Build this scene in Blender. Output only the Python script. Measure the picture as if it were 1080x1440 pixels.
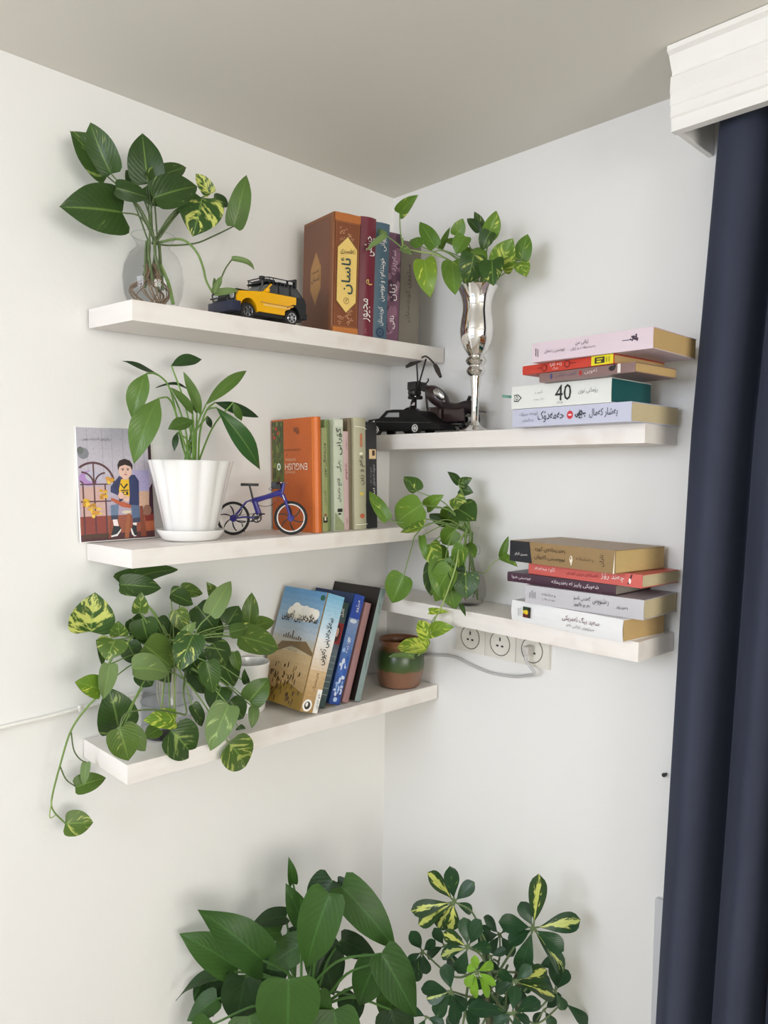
import bpy, bmesh, math, random
from mathutils import Vector, Matrix
R = math.radians
rnd = random.Random(7)
SC = bpy.context.scene
COL = SC.collection
for o in list(bpy.data.objects): bpy.data.objects.remove(o)

# ------------------------------------------------------------------ camera
CZ = 1.80
F = 1053.965
CAM = Vector((-1.25909, -1.28634, CZ))
YAW, PIT, ROL = R(44.0428), R(-2.7408), R(0.9200)
FWD = Vector((math.sin(YAW)*math.cos(PIT), math.cos(YAW)*math.cos(PIT), math.sin(PIT)))
_r = Vector((math.cos(YAW), -math.sin(YAW), 0)); _u = _r.cross(FWD)
RGT = _r*math.cos(ROL) + _u*math.sin(ROL)
UPV = -_r*math.sin(ROL) + _u*math.cos(ROL)
cd = bpy.data.cameras.new('camera'); cam = bpy.data.objects.new('camera', cd); COL.objects.link(cam)
cd.sensor_fit = 'VERTICAL'; cd.sensor_height = 24.0; cd.lens = 24.0*F/1440.0
cd.clip_start = 0.02; cd.clip_end = 60
m = Matrix((RGT, UPV, -FWD)).transposed().to_4x4(); m.translation = CAM
cam.matrix_world = m
SC.camera = cam

# ------------------------------------------------------------------ light
EXPO = 0.0
SC.view_settings.view_transform = 'Standard'; SC.view_settings.look = 'None'
SC.view_settings.gamma = 1.0; SC.view_settings.use_curve_mapping = False
SC.view_settings.exposure = EXPO
W = bpy.data.worlds.new('world'); SC.world = W; W.use_nodes = True
W.node_tree.nodes['Background'].inputs[0].default_value = (0.86, 0.93, 1.0, 1)
W.node_tree.nodes['Background'].inputs[1].default_value = 1.2
def area(name, loc, aim, sx, sy, power, col):
    l = bpy.data.lights.new(name, 'AREA'); l.shape = 'RECTANGLE'; l.size = sx; l.size_y = sy
    l.energy = power; l.color = col
    o = bpy.data.objects.new(name, l); COL.objects.link(o); o.location = loc
    d = (Vector(aim)-Vector(loc)).normalized()
    o.rotation_euler = d.to_track_quat('-Z', 'Z').to_euler()
    return o
# daylight just outside the three windows of the room
area('daylight_side', (-2.85, -0.62, 2.25), (0.0, -0.62, 1.72), 1.2, 1.3, 54, (0.84, 0.885, 1.0))
area('daylight_curtain', (0.55, -1.95, 1.95), (-1.2, -1.2, 1.3), 1.9, 1.6, 14, (1.0, 0.985, 0.95))
area('daylight_back', (-1.30, -4.15, 1.95), (-0.75, 0.0, 2.1), 2.1, 1.4, 99, (1.0, 0.957, 0.885))

# ------------------------------------------------------------------ pixel helpers (1080 x 1440 frame)
def ray(px, py): return FWD + RGT*((px-540)/F) - UPV*((py-720)/F)
def aty(px, py, Y): d = ray(px, py); return CAM + d*((Y-CAM.y)/d.y)
def atx(px, py, X): d = ray(px, py); return CAM + d*((X-CAM.x)/d.x)
def atd(px, py, D): return CAM + ray(px, py)*D
def depth(P): return (P-CAM).dot(FWD)
def mpp(P): return depth(P)/F

# ------------------------------------------------------------------ materials
def lin(c):
    f = lambda v: (v/255/12.92) if v/255 <= 0.04045 else ((v/255+0.055)/1.055)**2.4
    return (f(c[0]), f(c[1]), f(c[2]), 1)
MATS = {}
def nmat(name):
    mt = bpy.data.materials.new(name); mt.use_nodes = True
    nt = mt.node_tree; return mt, nt, nt.nodes['Principled BSDF']
def N(nt, t, **kw):
    n = nt.nodes.new(t)
    for k, v in kw.items(): setattr(n, k, v)
    return n
def mat(name, c, rough=0.5, metal=0.0, var=0.06, scale=40, bump=0.0, coat=0.0, stretch=(1,1,1), spec=0.5):
    if name in MATS: return MATS[name]
    mt, nt, b = nmat(name)
    tc = N(nt, 'ShaderNodeTexCoord'); mp = N(nt, 'ShaderNodeMapping'); mp.inputs['Scale'].default_value = stretch
    nt.links.new(tc.outputs['Object'], mp.inputs[0])
    nz = N(nt, 'ShaderNodeTexNoise'); nz.inputs['Scale'].default_value = scale; nz.inputs['Detail'].default_value = 4
    nt.links.new(mp.outputs[0], nz.inputs['Vector'])
    mx = N(nt, 'ShaderNodeMix', data_type='RGBA')
    l = lin(c); mx.inputs[6].default_value = tuple(v*(1-var) for v in l[:3])+(1,)
    mx.inputs[7].default_value = tuple(min(1, v*(1+var)) for v in l[:3])+(1,)
    nt.links.new(nz.outputs[0], mx.inputs[0]); nt.links.new(mx.outputs[2], b.inputs['Base Color'])
    b.inputs['Roughness'].default_value = rough; b.inputs['Metallic'].default_value = metal
    b.inputs['Coat Weight'].default_value = coat; b.inputs['Specular IOR Level'].default_value = spec
    if bump:
        bp = N(nt, 'ShaderNodeBump'); bp.inputs['Strength'].default_value = bump; bp.inputs['Distance'].default_value = 0.002
        nt.links.new(nz.outputs[0], bp.inputs['Height']); nt.links.new(bp.outputs[0], b.inputs['Normal'])
    MATS[name] = mt; return mt
def printmat():
    if 'print' in MATS: return MATS['print']
    mt, nt, b = nmat('printed_ink')
    a = N(nt, 'ShaderNodeAttribute', attribute_name='Col')
    tc = N(nt, 'ShaderNodeTexCoord'); nz = N(nt, 'ShaderNodeTexNoise'); nz.inputs['Scale'].default_value = 220
    nt.links.new(tc.outputs['Object'], nz.inputs['Vector'])
    mx = N(nt, 'ShaderNodeMix', data_type='RGBA', blend_type='OVERLAY'); mx.inputs[0].default_value = 0.18
    nt.links.new(a.outputs['Color'], mx.inputs[6]); nt.links.new(nz.outputs[0], mx.inputs[7])
    nt.links.new(mx.outputs[2], b.inputs['Base Color']); b.inputs['Roughness'].default_value = 0.4
    MATS['print'] = mt; return mt
def glassmat(name, tint=(0.992,0.994,0.992), edge=0.45):
    if name in MATS: return MATS[name]
    mt, nt, b = nmat(name); nt.nodes.remove(b)
    out = nt.nodes['Material Output']
    tr = N(nt, 'ShaderNodeBsdfTransparent'); gl = N(nt, 'ShaderNodeBsdfGlossy'); gl.inputs['Roughness'].default_value = 0.03
    lw = N(nt, 'ShaderNodeLayerWeight'); lw.inputs['Blend'].default_value = 0.25
    mc = N(nt, 'ShaderNodeMix', data_type='RGBA')
    mc.inputs[6].default_value = tint+(1,); mc.inputs[7].default_value = tuple(v*edge for v in tint)+(1,)
    pw = N(nt, 'ShaderNodeMath', operation='POWER'); pw.inputs[1].default_value = 5.5
    nt.links.new(lw.outputs['Facing'], pw.inputs[0])
    nt.links.new(pw.outputs[0], mc.inputs[0]); nt.links.new(mc.outputs[2], tr.inputs['Color'])
    fr = N(nt, 'ShaderNodeMapRange'); fr.inputs[3].default_value = 0.02; fr.inputs[4].default_value = 0.5; nt.links.new(pw.outputs[0], fr.inputs[0])
    ms = N(nt, 'ShaderNodeMixShader'); nt.links.new(fr.outputs[0], ms.inputs[0])
    nt.links.new(tr.outputs[0], ms.inputs[1]); nt.links.new(gl.outputs[0], ms.inputs[2])
    nt.links.new(ms.outputs[0], out.inputs['Surface'])
    MATS[name] = mt; return mt
def leafmat(name, c1, c2, cv, amount, vein=(150,185,90), back=(105,145,80), vscale=(7,2.2), centre=False, gloss=0.35):
    """c1/c2 green range, cv variegation colour, amount 0..1 of the blade that is variegated"""
    if name in MATS: return MATS[name]
    mt, nt, b = nmat(name)
    uv = N(nt, 'ShaderNodeUVMap', uv_map='UVMap'); sp = N(nt, 'ShaderNodeSeparateXYZ'); nt.links.new(uv.outputs[0], sp.inputs[0])
    oi = N(nt, 'ShaderNodeObjectInfo')
    def math_(op, a, bb=None):
        n = N(nt, 'ShaderNodeMath', operation=op)
        for i, v in enumerate((a, bb)):
            if v is None: continue
            if isinstance(v, (int, float)): n.inputs[i].default_value = v
            else: nt.links.new(v, n.inputs[i])
        return n.outputs[0]
    cu = math_('ABSOLUTE', math_('SUBTRACT', sp.outputs[0], 0.5))          # 0 at midrib .. 0.5 at edge
    # streaks follow the side veins: shear v by distance from midrib
    vv = math_('SUBTRACT', sp.outputs[1], math_('MULTIPLY', cu, 0.8))
    cb = N(nt, 'ShaderNodeCombineXYZ')
    nt.links.new(math_('MULTIPLY', sp.outputs[0], vscale[1]), cb.inputs[0]); nt.links.new(math_('MULTIPLY', vv, vscale[0]), cb.inputs[1])
    nt.links.new(math_('MULTIPLY', oi.outputs['Random'], 57.0), cb.inputs[2])
    nz = N(nt, 'ShaderNodeTexNoise'); nz.inputs['Scale'].default_value = 1.0; nz.inputs['Detail'].default_value = 3.5
    nz.inputs['Roughness'].default_value = 0.6
    nt.links.new(cb.outputs[0], nz.inputs['Vector'])
    base = N(nt, 'ShaderNodeMix', data_type='RGBA'); base.inputs[6].default_value = lin(c1); base.inputs[7].default_value = lin(c2)
    bf = math_('MULTIPLY', math_('ADD', nz.outputs[0], oi.outputs['Random']), 0.55); nt.links.new(bf, base.inputs[0])
    thr = 0.72-0.34*amount
    mask = N(nt, 'ShaderNodeMapRange'); mask.inputs[1].default_value = thr; mask.inputs[2].default_value = thr+0.07
    src = nz.outputs[0]
    # every leaf has its own share of variegation
    src = math_('ADD', src, math_('MULTIPLY', math_('SUBTRACT', math_('FRACT', math_('MULTIPLY', oi.outputs['Random'], 7.31)), 0.5), 0.16))
    if centre: src = math_('SUBTRACT', math_('ADD', src, 0.2), math_('MULTIPLY', cu, 1.1))
    nt.links.new(src, mask.inputs[0])
    v1 = N(nt, 'ShaderNodeMix', data_type='RGBA'); v1.inputs[7].default_value = lin(cv)
    nt.links.new(base.outputs[2], v1.inputs[6]); nt.links.new(mask.outputs[0], v1.inputs[0])
    # pale midrib and faint side veins
    rib = N(nt, 'ShaderNodeMapRange'); rib.inputs[1].default_value = 0.035; rib.inputs[2].default_value = 0.008; nt.links.new(cu, rib.inputs[0])
    sv = math_('SINE', math_('MULTIPLY', vv, 62.0)); svm = N(nt, 'ShaderNodeMapRange'); svm.inputs[1].default_value = 0.9; svm.inputs[2].default_value = 1.0
    svm.inputs[4].default_value = 0.07; nt.links.new(sv, svm.inputs[0])
    rf = math_('MAXIMUM', math_('MULTIPLY', rib.outputs[0], 0.4), svm.outputs[0])
    v2 = N(nt, 'ShaderNodeMix', data_type='RGBA'); v2.inputs[7].default_value = lin(vein)
    nt.links.new(v1.outputs[2], v2.inputs[6]); nt.links.new(rf, v2.inputs[0])
    ge = N(nt, 'ShaderNodeNewGeometry'); v3 = N(nt, 'ShaderNodeMix', data_type='RGBA'); v3.inputs[7].default_value = lin(back)
    nt.links.new(v2.outputs[2], v3.inputs[6]); nt.links.new(math_('MULTIPLY', ge.outputs['Backfacing'], 0.7), v3.inputs[0])
    nt.links.new(v3.outputs[2], b.inputs['Base Color'])
    b.inputs['Roughness'].default_value = gloss; b.inputs['Specular IOR Level'].default_value = 0.4
    bp = N(nt, 'ShaderNodeBump'); bp.inputs['Strength'].default_value = 0.10; bp.inputs['Distance'].default_value = 0.001
    nt.links.new(sv, bp.inputs['Height']); nt.links.new(bp.outputs[0], b.inputs['Normal'])
    tl = N(nt, 'ShaderNodeBsdfTranslucent'); nt.links.new(v3.outputs[2], tl.inputs['Color'])
    ms = N(nt, 'ShaderNodeMixShader'); ms.inputs[0].default_value = 0.22
    nt.links.new(b.outputs[0], ms.inputs[1]); nt.links.new(tl.outputs[0], ms.inputs[2])
    nt.links.new(ms.outputs[0], nt.nodes['Material Output'].inputs['Surface'])
    MATS[name] = mt; return mt

# ------------------------------------------------------------------ object helpers
def tag(o, label, cat, group=None):
    o['label'] = label; o['category'] = cat
    if group: o['group'] = group
    return o
def thing(name, label, cat, loc=(0,0,0), mtx=None, group=None):
    o = bpy.data.objects.new(name, None); COL.objects.link(o); o.empty_display_size = 0.02
    if mtx is not None: o.matrix_world = mtx
    else: o.location = loc
    return tag(o, label, cat, group)
class MB:
    """collects shapes, then links them as ONE mesh object"""
    def __init__(s): s.bm = bmesh.new()
    def poly(s, pts):
        return s.bm.faces.new([s.bm.verts.new(p) for p in pts])
    def box(s, a, b, bev=0.0, seg=2, mtx=None):
        t = bmesh.new(); bmesh.ops.create_cube(t, size=1)
        a = Vector(a); b = Vector(b)
        for v in t.verts: v.co = Vector(((a.x+b.x)/2+v.co.x*(b.x-a.x), (a.y+b.y)/2+v.co.y*(b.y-a.y), (a.z+b.z)/2+v.co.z*(b.z-a.z)))
        if bev: bmesh.ops.bevel(t, geom=t.edges[:], offset=bev, segments=seg, affect='EDGES', profile=0.7)
        if mtx is not None: bmesh.ops.transform(t, matrix=mtx, verts=t.verts)
        s.merge(t); return s
    def merge(s, t):
        me = bpy.data.meshes.new('tmp'); t.to_mesh(me); t.free(); s.bm.from_mesh(me); bpy.data.meshes.remove(me)
    def tube(s, pts, r, n=8, cap=True, flat=1.0):
        pts = [Vector(p) for p in pts]
        if isinstance(r, (int, float)): r = [r]*len(pts)
        rings = []; ref = None
        for i, p in enumerate(pts):
            t = (pts[min(i+1, len(pts)-1)] - pts[max(i-1, 0)])
            t = t.normalized() if t.length > 1e-9 else Vector((0,0,1))
            if ref is None: ref = Vector((0,0,1)) if abs(t.z) < 0.9 else Vector((1,0,0))
            a = (ref - t*ref.dot(t))
            a = a.normalized() if a.length > 1e-6 else t.orthogonal().normalized()
            ref = a; bb = t.cross(a)
            rings.append([s.bm.verts.new(p + (a*math.cos(k*2*math.pi/n)*flat + bb*math.sin(k*2*math.pi/n))*r[i]) for k in range(n)])
        for i in range(len(rings)-1):
            for k in range(n):
                s.bm.faces.new((rings[i][k], rings[i][(k+1)%n], rings[i+1][(k+1)%n], rings[i+1][k]))
        if cap:
            s.bm.faces.new(rings[0][::-1]); s.bm.faces.new(rings[-1])
        return s
    def lathe(s, prof, c=(0,0,0), n=32, flute=None):
        c = Vector(c); rings = []
        for (r, z) in prof:
            ring = []
            for k in range(n):
                a = 2*math.pi*k/n; rr = r*(flute(a, z) if flute else 1)
                ring.append(s.bm.verts.new(c + Vector((rr*math.cos(a), rr*math.sin(a), z))))
            rings.append(ring)
        for i in range(len(rings)-1):
            for k in range(n):
                s.bm.faces.new((rings[i][k], rings[i][(k+1)%n], rings[i+1][(k+1)%n], rings[i+1][k]))
        for ring, rev in ((rings[0], True), (rings[-1], False)):
            if prof[0 if rev else -1][0] > 1e-4: s.bm.faces.new(ring[::-1] if rev else ring)
        return s
    def prism(s, pts, d):
        """pts: closed outline (3D, planar), d: extrusion vector"""
        d = Vector(d); a = [s.bm.verts.new(p) for p in pts]; b = [s.bm.verts.new(Vector(p)+d) for p in pts]
        n = len(pts)
        for i in range(n): s.bm.faces.new((a[i], a[(i+1)%n], b[(i+1)%n], b[i]))
        s.bm.faces.new(a[::-1]); s.bm.faces.new(b); return s
    def torus(s, c, ax, R1, r, n=28, k=8):
        ax = Vector(ax).normalized(); e = ax.orthogonal().normalized(); f = ax.cross(e)
        rings = []
        for i in range(n):
            a = 2*math.pi*i/n; dr = e*math.cos(a)+f*math.sin(a)
            rings.append([s.bm.verts.new(Vector(c)+dr*(R1+r*math.cos(2*math.pi*j/k))+ax*r*math.sin(2*math.pi*j/k)) for j in range(k)])
        for i in range(n):
            for j in range(k):
                s.bm.faces.new((rings[i][j], rings[(i+1)%n][j], rings[(i+1)%n][(j+1)%k], rings[i][(j+1)%k]))
        return s
    def disc(s, c, ax, r, h, n=20):
        ax = Vector(ax).normalized()
        return s.tube([Vector(c)-ax*h/2, Vector(c)+ax*h/2], r, n)
    def ball(s, c, rx, ry, rz, mtx=None, n=16):
        t = bmesh.new(); bmesh.ops.create_uvsphere(t, u_segments=n, v_segments=n//2+2, radius=1)
        M = Matrix.Translation(Vector(c)) @ (mtx.to_4x4() if mtx is not None else Matrix()) @ Matrix.Diagonal((rx, ry, rz, 1))
        bmesh.ops.transform(t, matrix=M, verts=t.verts); s.merge(t); return s
    def build(s, name, material, parent=None, smooth=True, local=True, kind=None, angle=35):
        bmesh.ops.recalc_face_normals(s.bm, faces=s.bm.faces[:])
        if parent is not None and not local:
            inv = wm(parent).inverted()
            bmesh.ops.transform(s.bm, matrix=inv, verts=s.bm.verts)
        me = bpy.data.meshes.new(name); s.bm.to_mesh(me); s.bm.free()
        if smooth:
            me.polygons.foreach_set('use_smooth', [True]*len(me.polygons))
            me.set_sharp_from_angle(angle=R(angle))
        if material: me.materials.append(material)
        o = bpy.data.objects.new(name, me); COL.objects.link(o)
        if parent is not None: o.parent = parent
        if kind: o['kind'] = kind
        return o
def wm(o):
    m_ = o.matrix_basis.copy()
    while o.parent: o = o.parent; m_ = o.matrix_basis @ m_
    return m_
class Frame:
    """a flat surface: origin, right, up (local to its owner)"""
    def __init__(s, o, r, u): s.o = Vector(o); s.r = Vector(r); s.u = Vector(u); s.n = s.r.cross(s.u)
    def at(s, a, b, h=0): return s.o + s.r*a + s.u*b + s.n*h
def ell(cx, cy, rx, ry, n=20, a0=0, a1=360):
    return [(cx+rx*math.cos(R(a0+(a1-a0)*i/n)), cy+ry*math.sin(R(a0+(a1-a0)*i/n))) for i in range(n if a1-a0 >= 360 else n+1)]
def rect(a0, b0, a1, b1): return [(a0,b0),(a1,b0),(a1,b1),(a0,b1)]
def printed(parent, fr, polys, name='print', lift=0.0004, step=0.00006):
    """flat ink: list of (colour, outline in frame units) stacked in order, one mesh"""
    if 1 < len(polys) <= 6:
        for i, q in enumerate(polys): printed(parent, fr, [q], name, lift+step*i, step)
        return
    vs, fs, cs = [], [], []
    for i, (c, pts) in enumerate(polys):
        k = len(vs)
        pts2 = list(pts)
        ar = sum(pts2[j][0]*pts2[(j+1)%len(pts2)][1]-pts2[(j+1)%len(pts2)][0]*pts2[j][1] for j in range(len(pts2)))
        if ar < 0: pts2.reverse()
        vs += [fr.at(a, b, lift+step*i) for a, b in pts2]; fs.append(tuple(range(k, k+len(pts2)))); cs.append(lin(c))
    me = bpy.data.meshes.new(name); me.from_pydata(vs, [], fs)
    ca = me.color_attributes.new('Col', 'FLOAT_COLOR', 'CORNER')
    for p in me.polygons:
        for li in p.loop_indices: ca.data[li].color = cs[p.index]
    me.materials.append(printmat())
    o = bpy.data.objects.new(name, me); COL.objects.link(o); o.parent = parent
    return o
# Arabic script: contextual forms, isolated/final/initial/medial
AR = {'ا':(0xFE8D,0xFE8E),'ب':(0xFE8F,0xFE90,0xFE91,0xFE92),'پ':(0xFB56,0xFB57,0xFB58,0xFB59),'ت':(0xFE95,0xFE96,0xFE97,0xFE98),
 'ج':(0xFE9D,0xFE9E,0xFE9F,0xFEA0),'چ':(0xFB7A,0xFB7B,0xFB7C,0xFB7D),'ح':(0xFEA1,0xFEA2,0xFEA3,0xFEA4),'خ':(0xFEA5,0xFEA6,0xFEA7,0xFEA8),
 'د':(0xFEA9,0xFEAA),'ر':(0xFEAD,0xFEAE),'ز':(0xFEAF,0xFEB0),'س':(0xFEB1,0xFEB2,0xFEB3,0xFEB4),'ش':(0xFEB5,0xFEB6,0xFEB7,0xFEB8),
 'ف':(0xFED1,0xFED2,0xFED3,0xFED4),'ق':(0xFED5,0xFED6,0xFED7,0xFED8),'ک':(0xFB8E,0xFB8F,0xFB90,0xFB91),'گ':(0xFB92,0xFB93,0xFB94,0xFB95),
 'ل':(0xFEDD,0xFEDE,0xFEDF,0xFEE0),'م':(0xFEE1,0xFEE2,0xFEE3,0xFEE4),'ن':(0xFEE5,0xFEE6,0xFEE7,0xFEE8),'ه':(0xFEE9,0xFEEA,0xFEEB,0xFEEC),
 'ە':(0xFEE9,0xFEEA),'و':(0xFEED,0xFEEE),'ۆ':(0xFBD9,0xFBDA),'ی':(0xFBFC,0xFBFD,0xFBFE,0xFBFF),'ئ':(0xFE89,0xFE8A,0xFE8B,0xFE8C),
 'ژ':(0xFB8A,0xFB8B),'ع':(0xFEC9,0xFECA,0xFECB,0xFECC)}
AR.update({'ێ': AR['ی'], 'ڵ': AR['ل'], 'ڕ': AR['ر']})
def arabic(t):
    out = []; i = 0
    joins = lambda c: c in AR and len(AR[c]) == 4
    while i < len(t):
        c = t[i]
        if c not in AR: out.append(c); i += 1; continue
        prev = i > 0 and joins(t[i-1])
        if c == 'ل' and i+1 < len(t) and t[i+1] == 'ا':
            out.append(chr(0xFEFC if prev else 0xFEFB)); i += 2; continue
        nxt = joins(c) and i+1 < len(t) and t[i+1] in AR
        f = AR[c]; out.append(chr(f[(3 if prev else 2) if nxt else (1 if prev else 0)])); i += 1
    return ''.join(reversed(out))
def text(parent, s, fr, box, material, rot=0, name='title', stretch=1.35, lift=0.0009, bold=0.0):
    """lettering fitted into box=(a0,b0,a1,b1) of a frame; rot 0 / 90 (reads upwards) / 180 / -90"""
    if any(c in AR for c in s): s = arabic(s)
    cu = bpy.data.curves.new('text', 'FONT'); cu.body = s; cu.size = 1; cu.resolution_u = 2
    if bold: cu.offset = bold
    ob = bpy.data.objects.new('text', cu); COL.objects.link(ob)
    me = bpy.data.meshes.new_from_object(ob.evaluated_get(bpy.context.evaluated_depsgraph_get()))
    bpy.data.objects.remove(ob); bpy.data.curves.remove(cu)
    if not me.vertices: return None
    xs = [v.co.x for v in me.vertices]; ys = [v.co.y for v in me.vertices]
    x0, x1, y0, y1 = min(xs), max(xs), min(ys), max(ys)
    a0, b0, a1, b1 = box; w, h = a1-a0, b1-b0
    if rot in (90, -90): w, h = h, w
    sx = w/max(x1-x0, 1e-6); sy = h/max(y1-y0, 1e-6)
    sx, sy = min(sx, sy*stretch), min(sy, sx*stretch)
    ca, cb = (a0+a1)/2, (b0+b1)/2; cr, sr = math.cos(R(rot)), math.sin(R(rot))
    for v in me.vertices:
        x = (v.co.x-(x0+x1)/2)*sx; y = (v.co.y-(y0+y1)/2)*sy
        v.co = fr.at(ca+x*cr-y*sr, cb+x*sr+y*cr, lift)
    me.materials.clear(); me.materials.append(material)
    o = bpy.data.objects.new(name, me); COL.objects.link(o); o.parent = parent
    return o
def ink(c): return mat('ink_%d_%d_%d' % c, c, 0.45, var=0.02)
def strip(c0, c1, a0, b0, a1, b1, n=10):
    """vertical colour change as n printed bands (part of the printed picture)"""
    out = []
    for i in range(n):
        t = (i+0.5)/n
        out.append((tuple(c0[k]+(c1[k]-c0[k])*t for k in range(3)), rect(a0, b0+(b1-b0)*i/n, a1, b0+(b1-b0)*(i+1)/n)))
    return out

# ------------------------------------------------------------------ the room
ZC = CZ + 0.6538
def wallmat(name, c, bump=0.25):
    mt, nt, b = nmat(name)
    tc = N(nt, 'ShaderNodeTexCoord')
    n1 = N(nt, 'ShaderNodeTexNoise'); n1.inputs['Scale'].default_value = 1.6; n1.inputs['Detail'].default_value = 5
    n2 = N(nt, 'ShaderNodeTexNoise'); n2.inputs['Scale'].default_value = 60; n2.inputs['Detail'].default_value = 6
    nt.links.new(tc.outputs['Object'], n1.inputs['Vector']); nt.links.new(tc.outputs['Object'], n2.inputs['Vector'])
    mx = N(nt, 'ShaderNodeMix', data_type='RGBA'); l = lin(c)
    mx.inputs[6].default_value = tuple(v*0.965 for v in l[:3])+(1,); mx.inputs[7].default_value = l
    nt.links.new(n1.outputs[0], mx.inputs[0]); nt.links.new(mx.outputs[2], b.inputs['Base Color'])
    b.inputs['Roughness'].default_value = 0.55; b.inputs['Specular IOR Level'].default_value = 0.3
    ad = N(nt, 'ShaderNodeMath', operation='MULTIPLY_ADD'); ad.inputs[1].default_value = 8.0
    nt.links.new(n1.outputs[0], ad.inputs[0]); nt.links.new(n2.outputs[0], ad.inputs[2])
    bp = N(nt, 'ShaderNodeBump'); bp.inputs['Strength'].default_value = bump; bp.inputs['Distance'].default_value = 0.0018
    nt.links.new(ad.outputs[0], bp.inputs['Height']); nt.links.new(bp.outputs[0], b.inputs['Normal'])
    return mt
M_WALL = wallmat('painted_plaster', (238, 237, 234))
M_CEIL = wallmat('ceiling_paint', (226, 222, 212), 0.15)
RX, RY, TH = -2.3, -3.6, 0.15
def struct(o): o['kind'] = 'structure'; return o
struct(MB().box((RX-TH, RY-TH, -0.1), (TH, TH, 0)).build('floor', mat('floor_laminate', (168,160,150), 0.45, var=0.12, scale=14, stretch=(1,9,1)), smooth=False))
struct(MB().box((RX-TH, RY-TH, ZC), (TH, TH, ZC+0.1)).build('ceiling', M_CEIL, smooth=False))
struct(MB().box((RX-TH, 0, 0), (TH, TH, ZC)).build('wall_left', M_WALL, smooth=False))
b = MB()
for a, c in (((RX-TH, RY-TH, 0), (-2.15, RY, ZC)), ((-.45, RY-TH, 0), (TH, RY, ZC)), ((-2.15, RY-TH, 0), (-.45, RY, 1.10)), ((-2.15, RY-TH, 2.30), (-.45, RY, ZC))): b.box(a, c)
struct(b.build('wall_back', M_WALL, smooth=False))
def wall_x(name, x0, x1, wy0, wy1, wz0, wz1):
    b = MB()
    for a, c in (((x0, RY, 0), (x1, wy0, ZC)), ((x0, wy1, 0), (x1, 0, ZC)), ((x0, wy0, 0), (x1, wy1, wz0)), ((x0, wy0, wz1), (x1, wy1, ZC))):
        b.box(a, c)
    struct(b.build(name, M_WALL, smooth=False))
def window(name, x, wy0, wy1, wz0, wz1):
    fr = mat('window_pvc', (235,236,236), 0.35, var=0.02)
    b = MB(); t = 0.05
    for a, c in (((x-.03, wy0, wz0), (x+.03, wy0+t, wz1)), ((x-.03, wy1-t, wz0), (x+.03, wy1, wz1)),
                 ((x-.03, wy0+t, wz0), (x+.03, wy1-t, wz0+t)), ((x-.03, wy0+t, wz1-t), (x+.03, wy1-t, wz1)),
                 ((x-.025, (wy0+wy1)/2-t/2, wz0+t), (x+.025, (wy0+wy1)/2+t/2, wz1-t))): b.box(a, c, 0.004, 1)
    o = struct(b.build(name, fr, smooth=False))
    for k in (0, 1):
        y0 = wy0+t if k == 0 else (wy0+wy1)/2+t/2; y1 = (wy0+wy1)/2-t/2 if k == 0 else wy1-t
        MB().box((x-.003, y0, wz0+t), (x+.003, y1, wz1-t)).build('pane', glassmat('window_glass', (0.99,0.99,0.99), 0.95), o, smooth=False)
wall_x('wall_right', 0, TH, -2.75, -1.10, 0.95, 2.20)
window('window_1', 0.09, -2.75, -1.10, 0.95, 2.20)
wall_x('wall_opposite', RX-TH, RX, -1.20, -0.08, 1.35, 2.40)
window('window_2', RX-0.09, -1.20, -0.08, 1.35, 2.40)
def window_y(name, y, x0, x1, z0, z1):
    fr = mat('window_pvc', (235,236,236)); b = MB(); t = .05; xm = (x0+x1)/2
    for a, c in (((x0, y-.03, z0), (x0+t, y+.03, z1)), ((x1-t, y-.03, z0), (x1, y+.03, z1)), ((x0+t, y-.03, z0), (x1-t, y+.03, z0+t)), ((x0+t, y-.03, z1-t), (x1-t, y+.03, z1)), ((xm-t/2, y-.025, z0+t), (xm+t/2, y+.025, z1-t))): b.box(a, c, .004, 1)
    o = struct(b.build(name, fr, smooth=False))
    for a, c in ((x0+t, xm-t/2), (xm+t/2, x1-t)): MB().box((a, y-.003, z0+t), (c, y+.003, z1-t)).build('pane', glassmat('window_glass'), o, smooth=False)
window_y('window_3', RY-.09, -2.15, -.45, 1.10, 2.30)
# low casing board beside the curtain
struct(MB().box((-0.012, -0.80, 0.0), (0, atx(922, 1350, 0).y, atx(925, 1259, 0).z), 0.002, 1).build('trim_1', mat('grey_white_trim', (205,206,208), 0.5, var=0.04, scale=20), smooth=False))
nail = MB(); pn = atx(937, 1088, 0); nail.disc((-0.004, pn.y, pn.z), (1,0,0), 0.002, 0.008, 10); nail.disc((-0.009, pn.y, pn.z), (1,0,0), 0.0036, 0.003, 12)
tag(nail.build('wall_screw', mat('dark_steel', (70,68,66), 0.4, 0.8)), 'small dark screw in the wall beside the navy curtain', 'screw')

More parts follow.
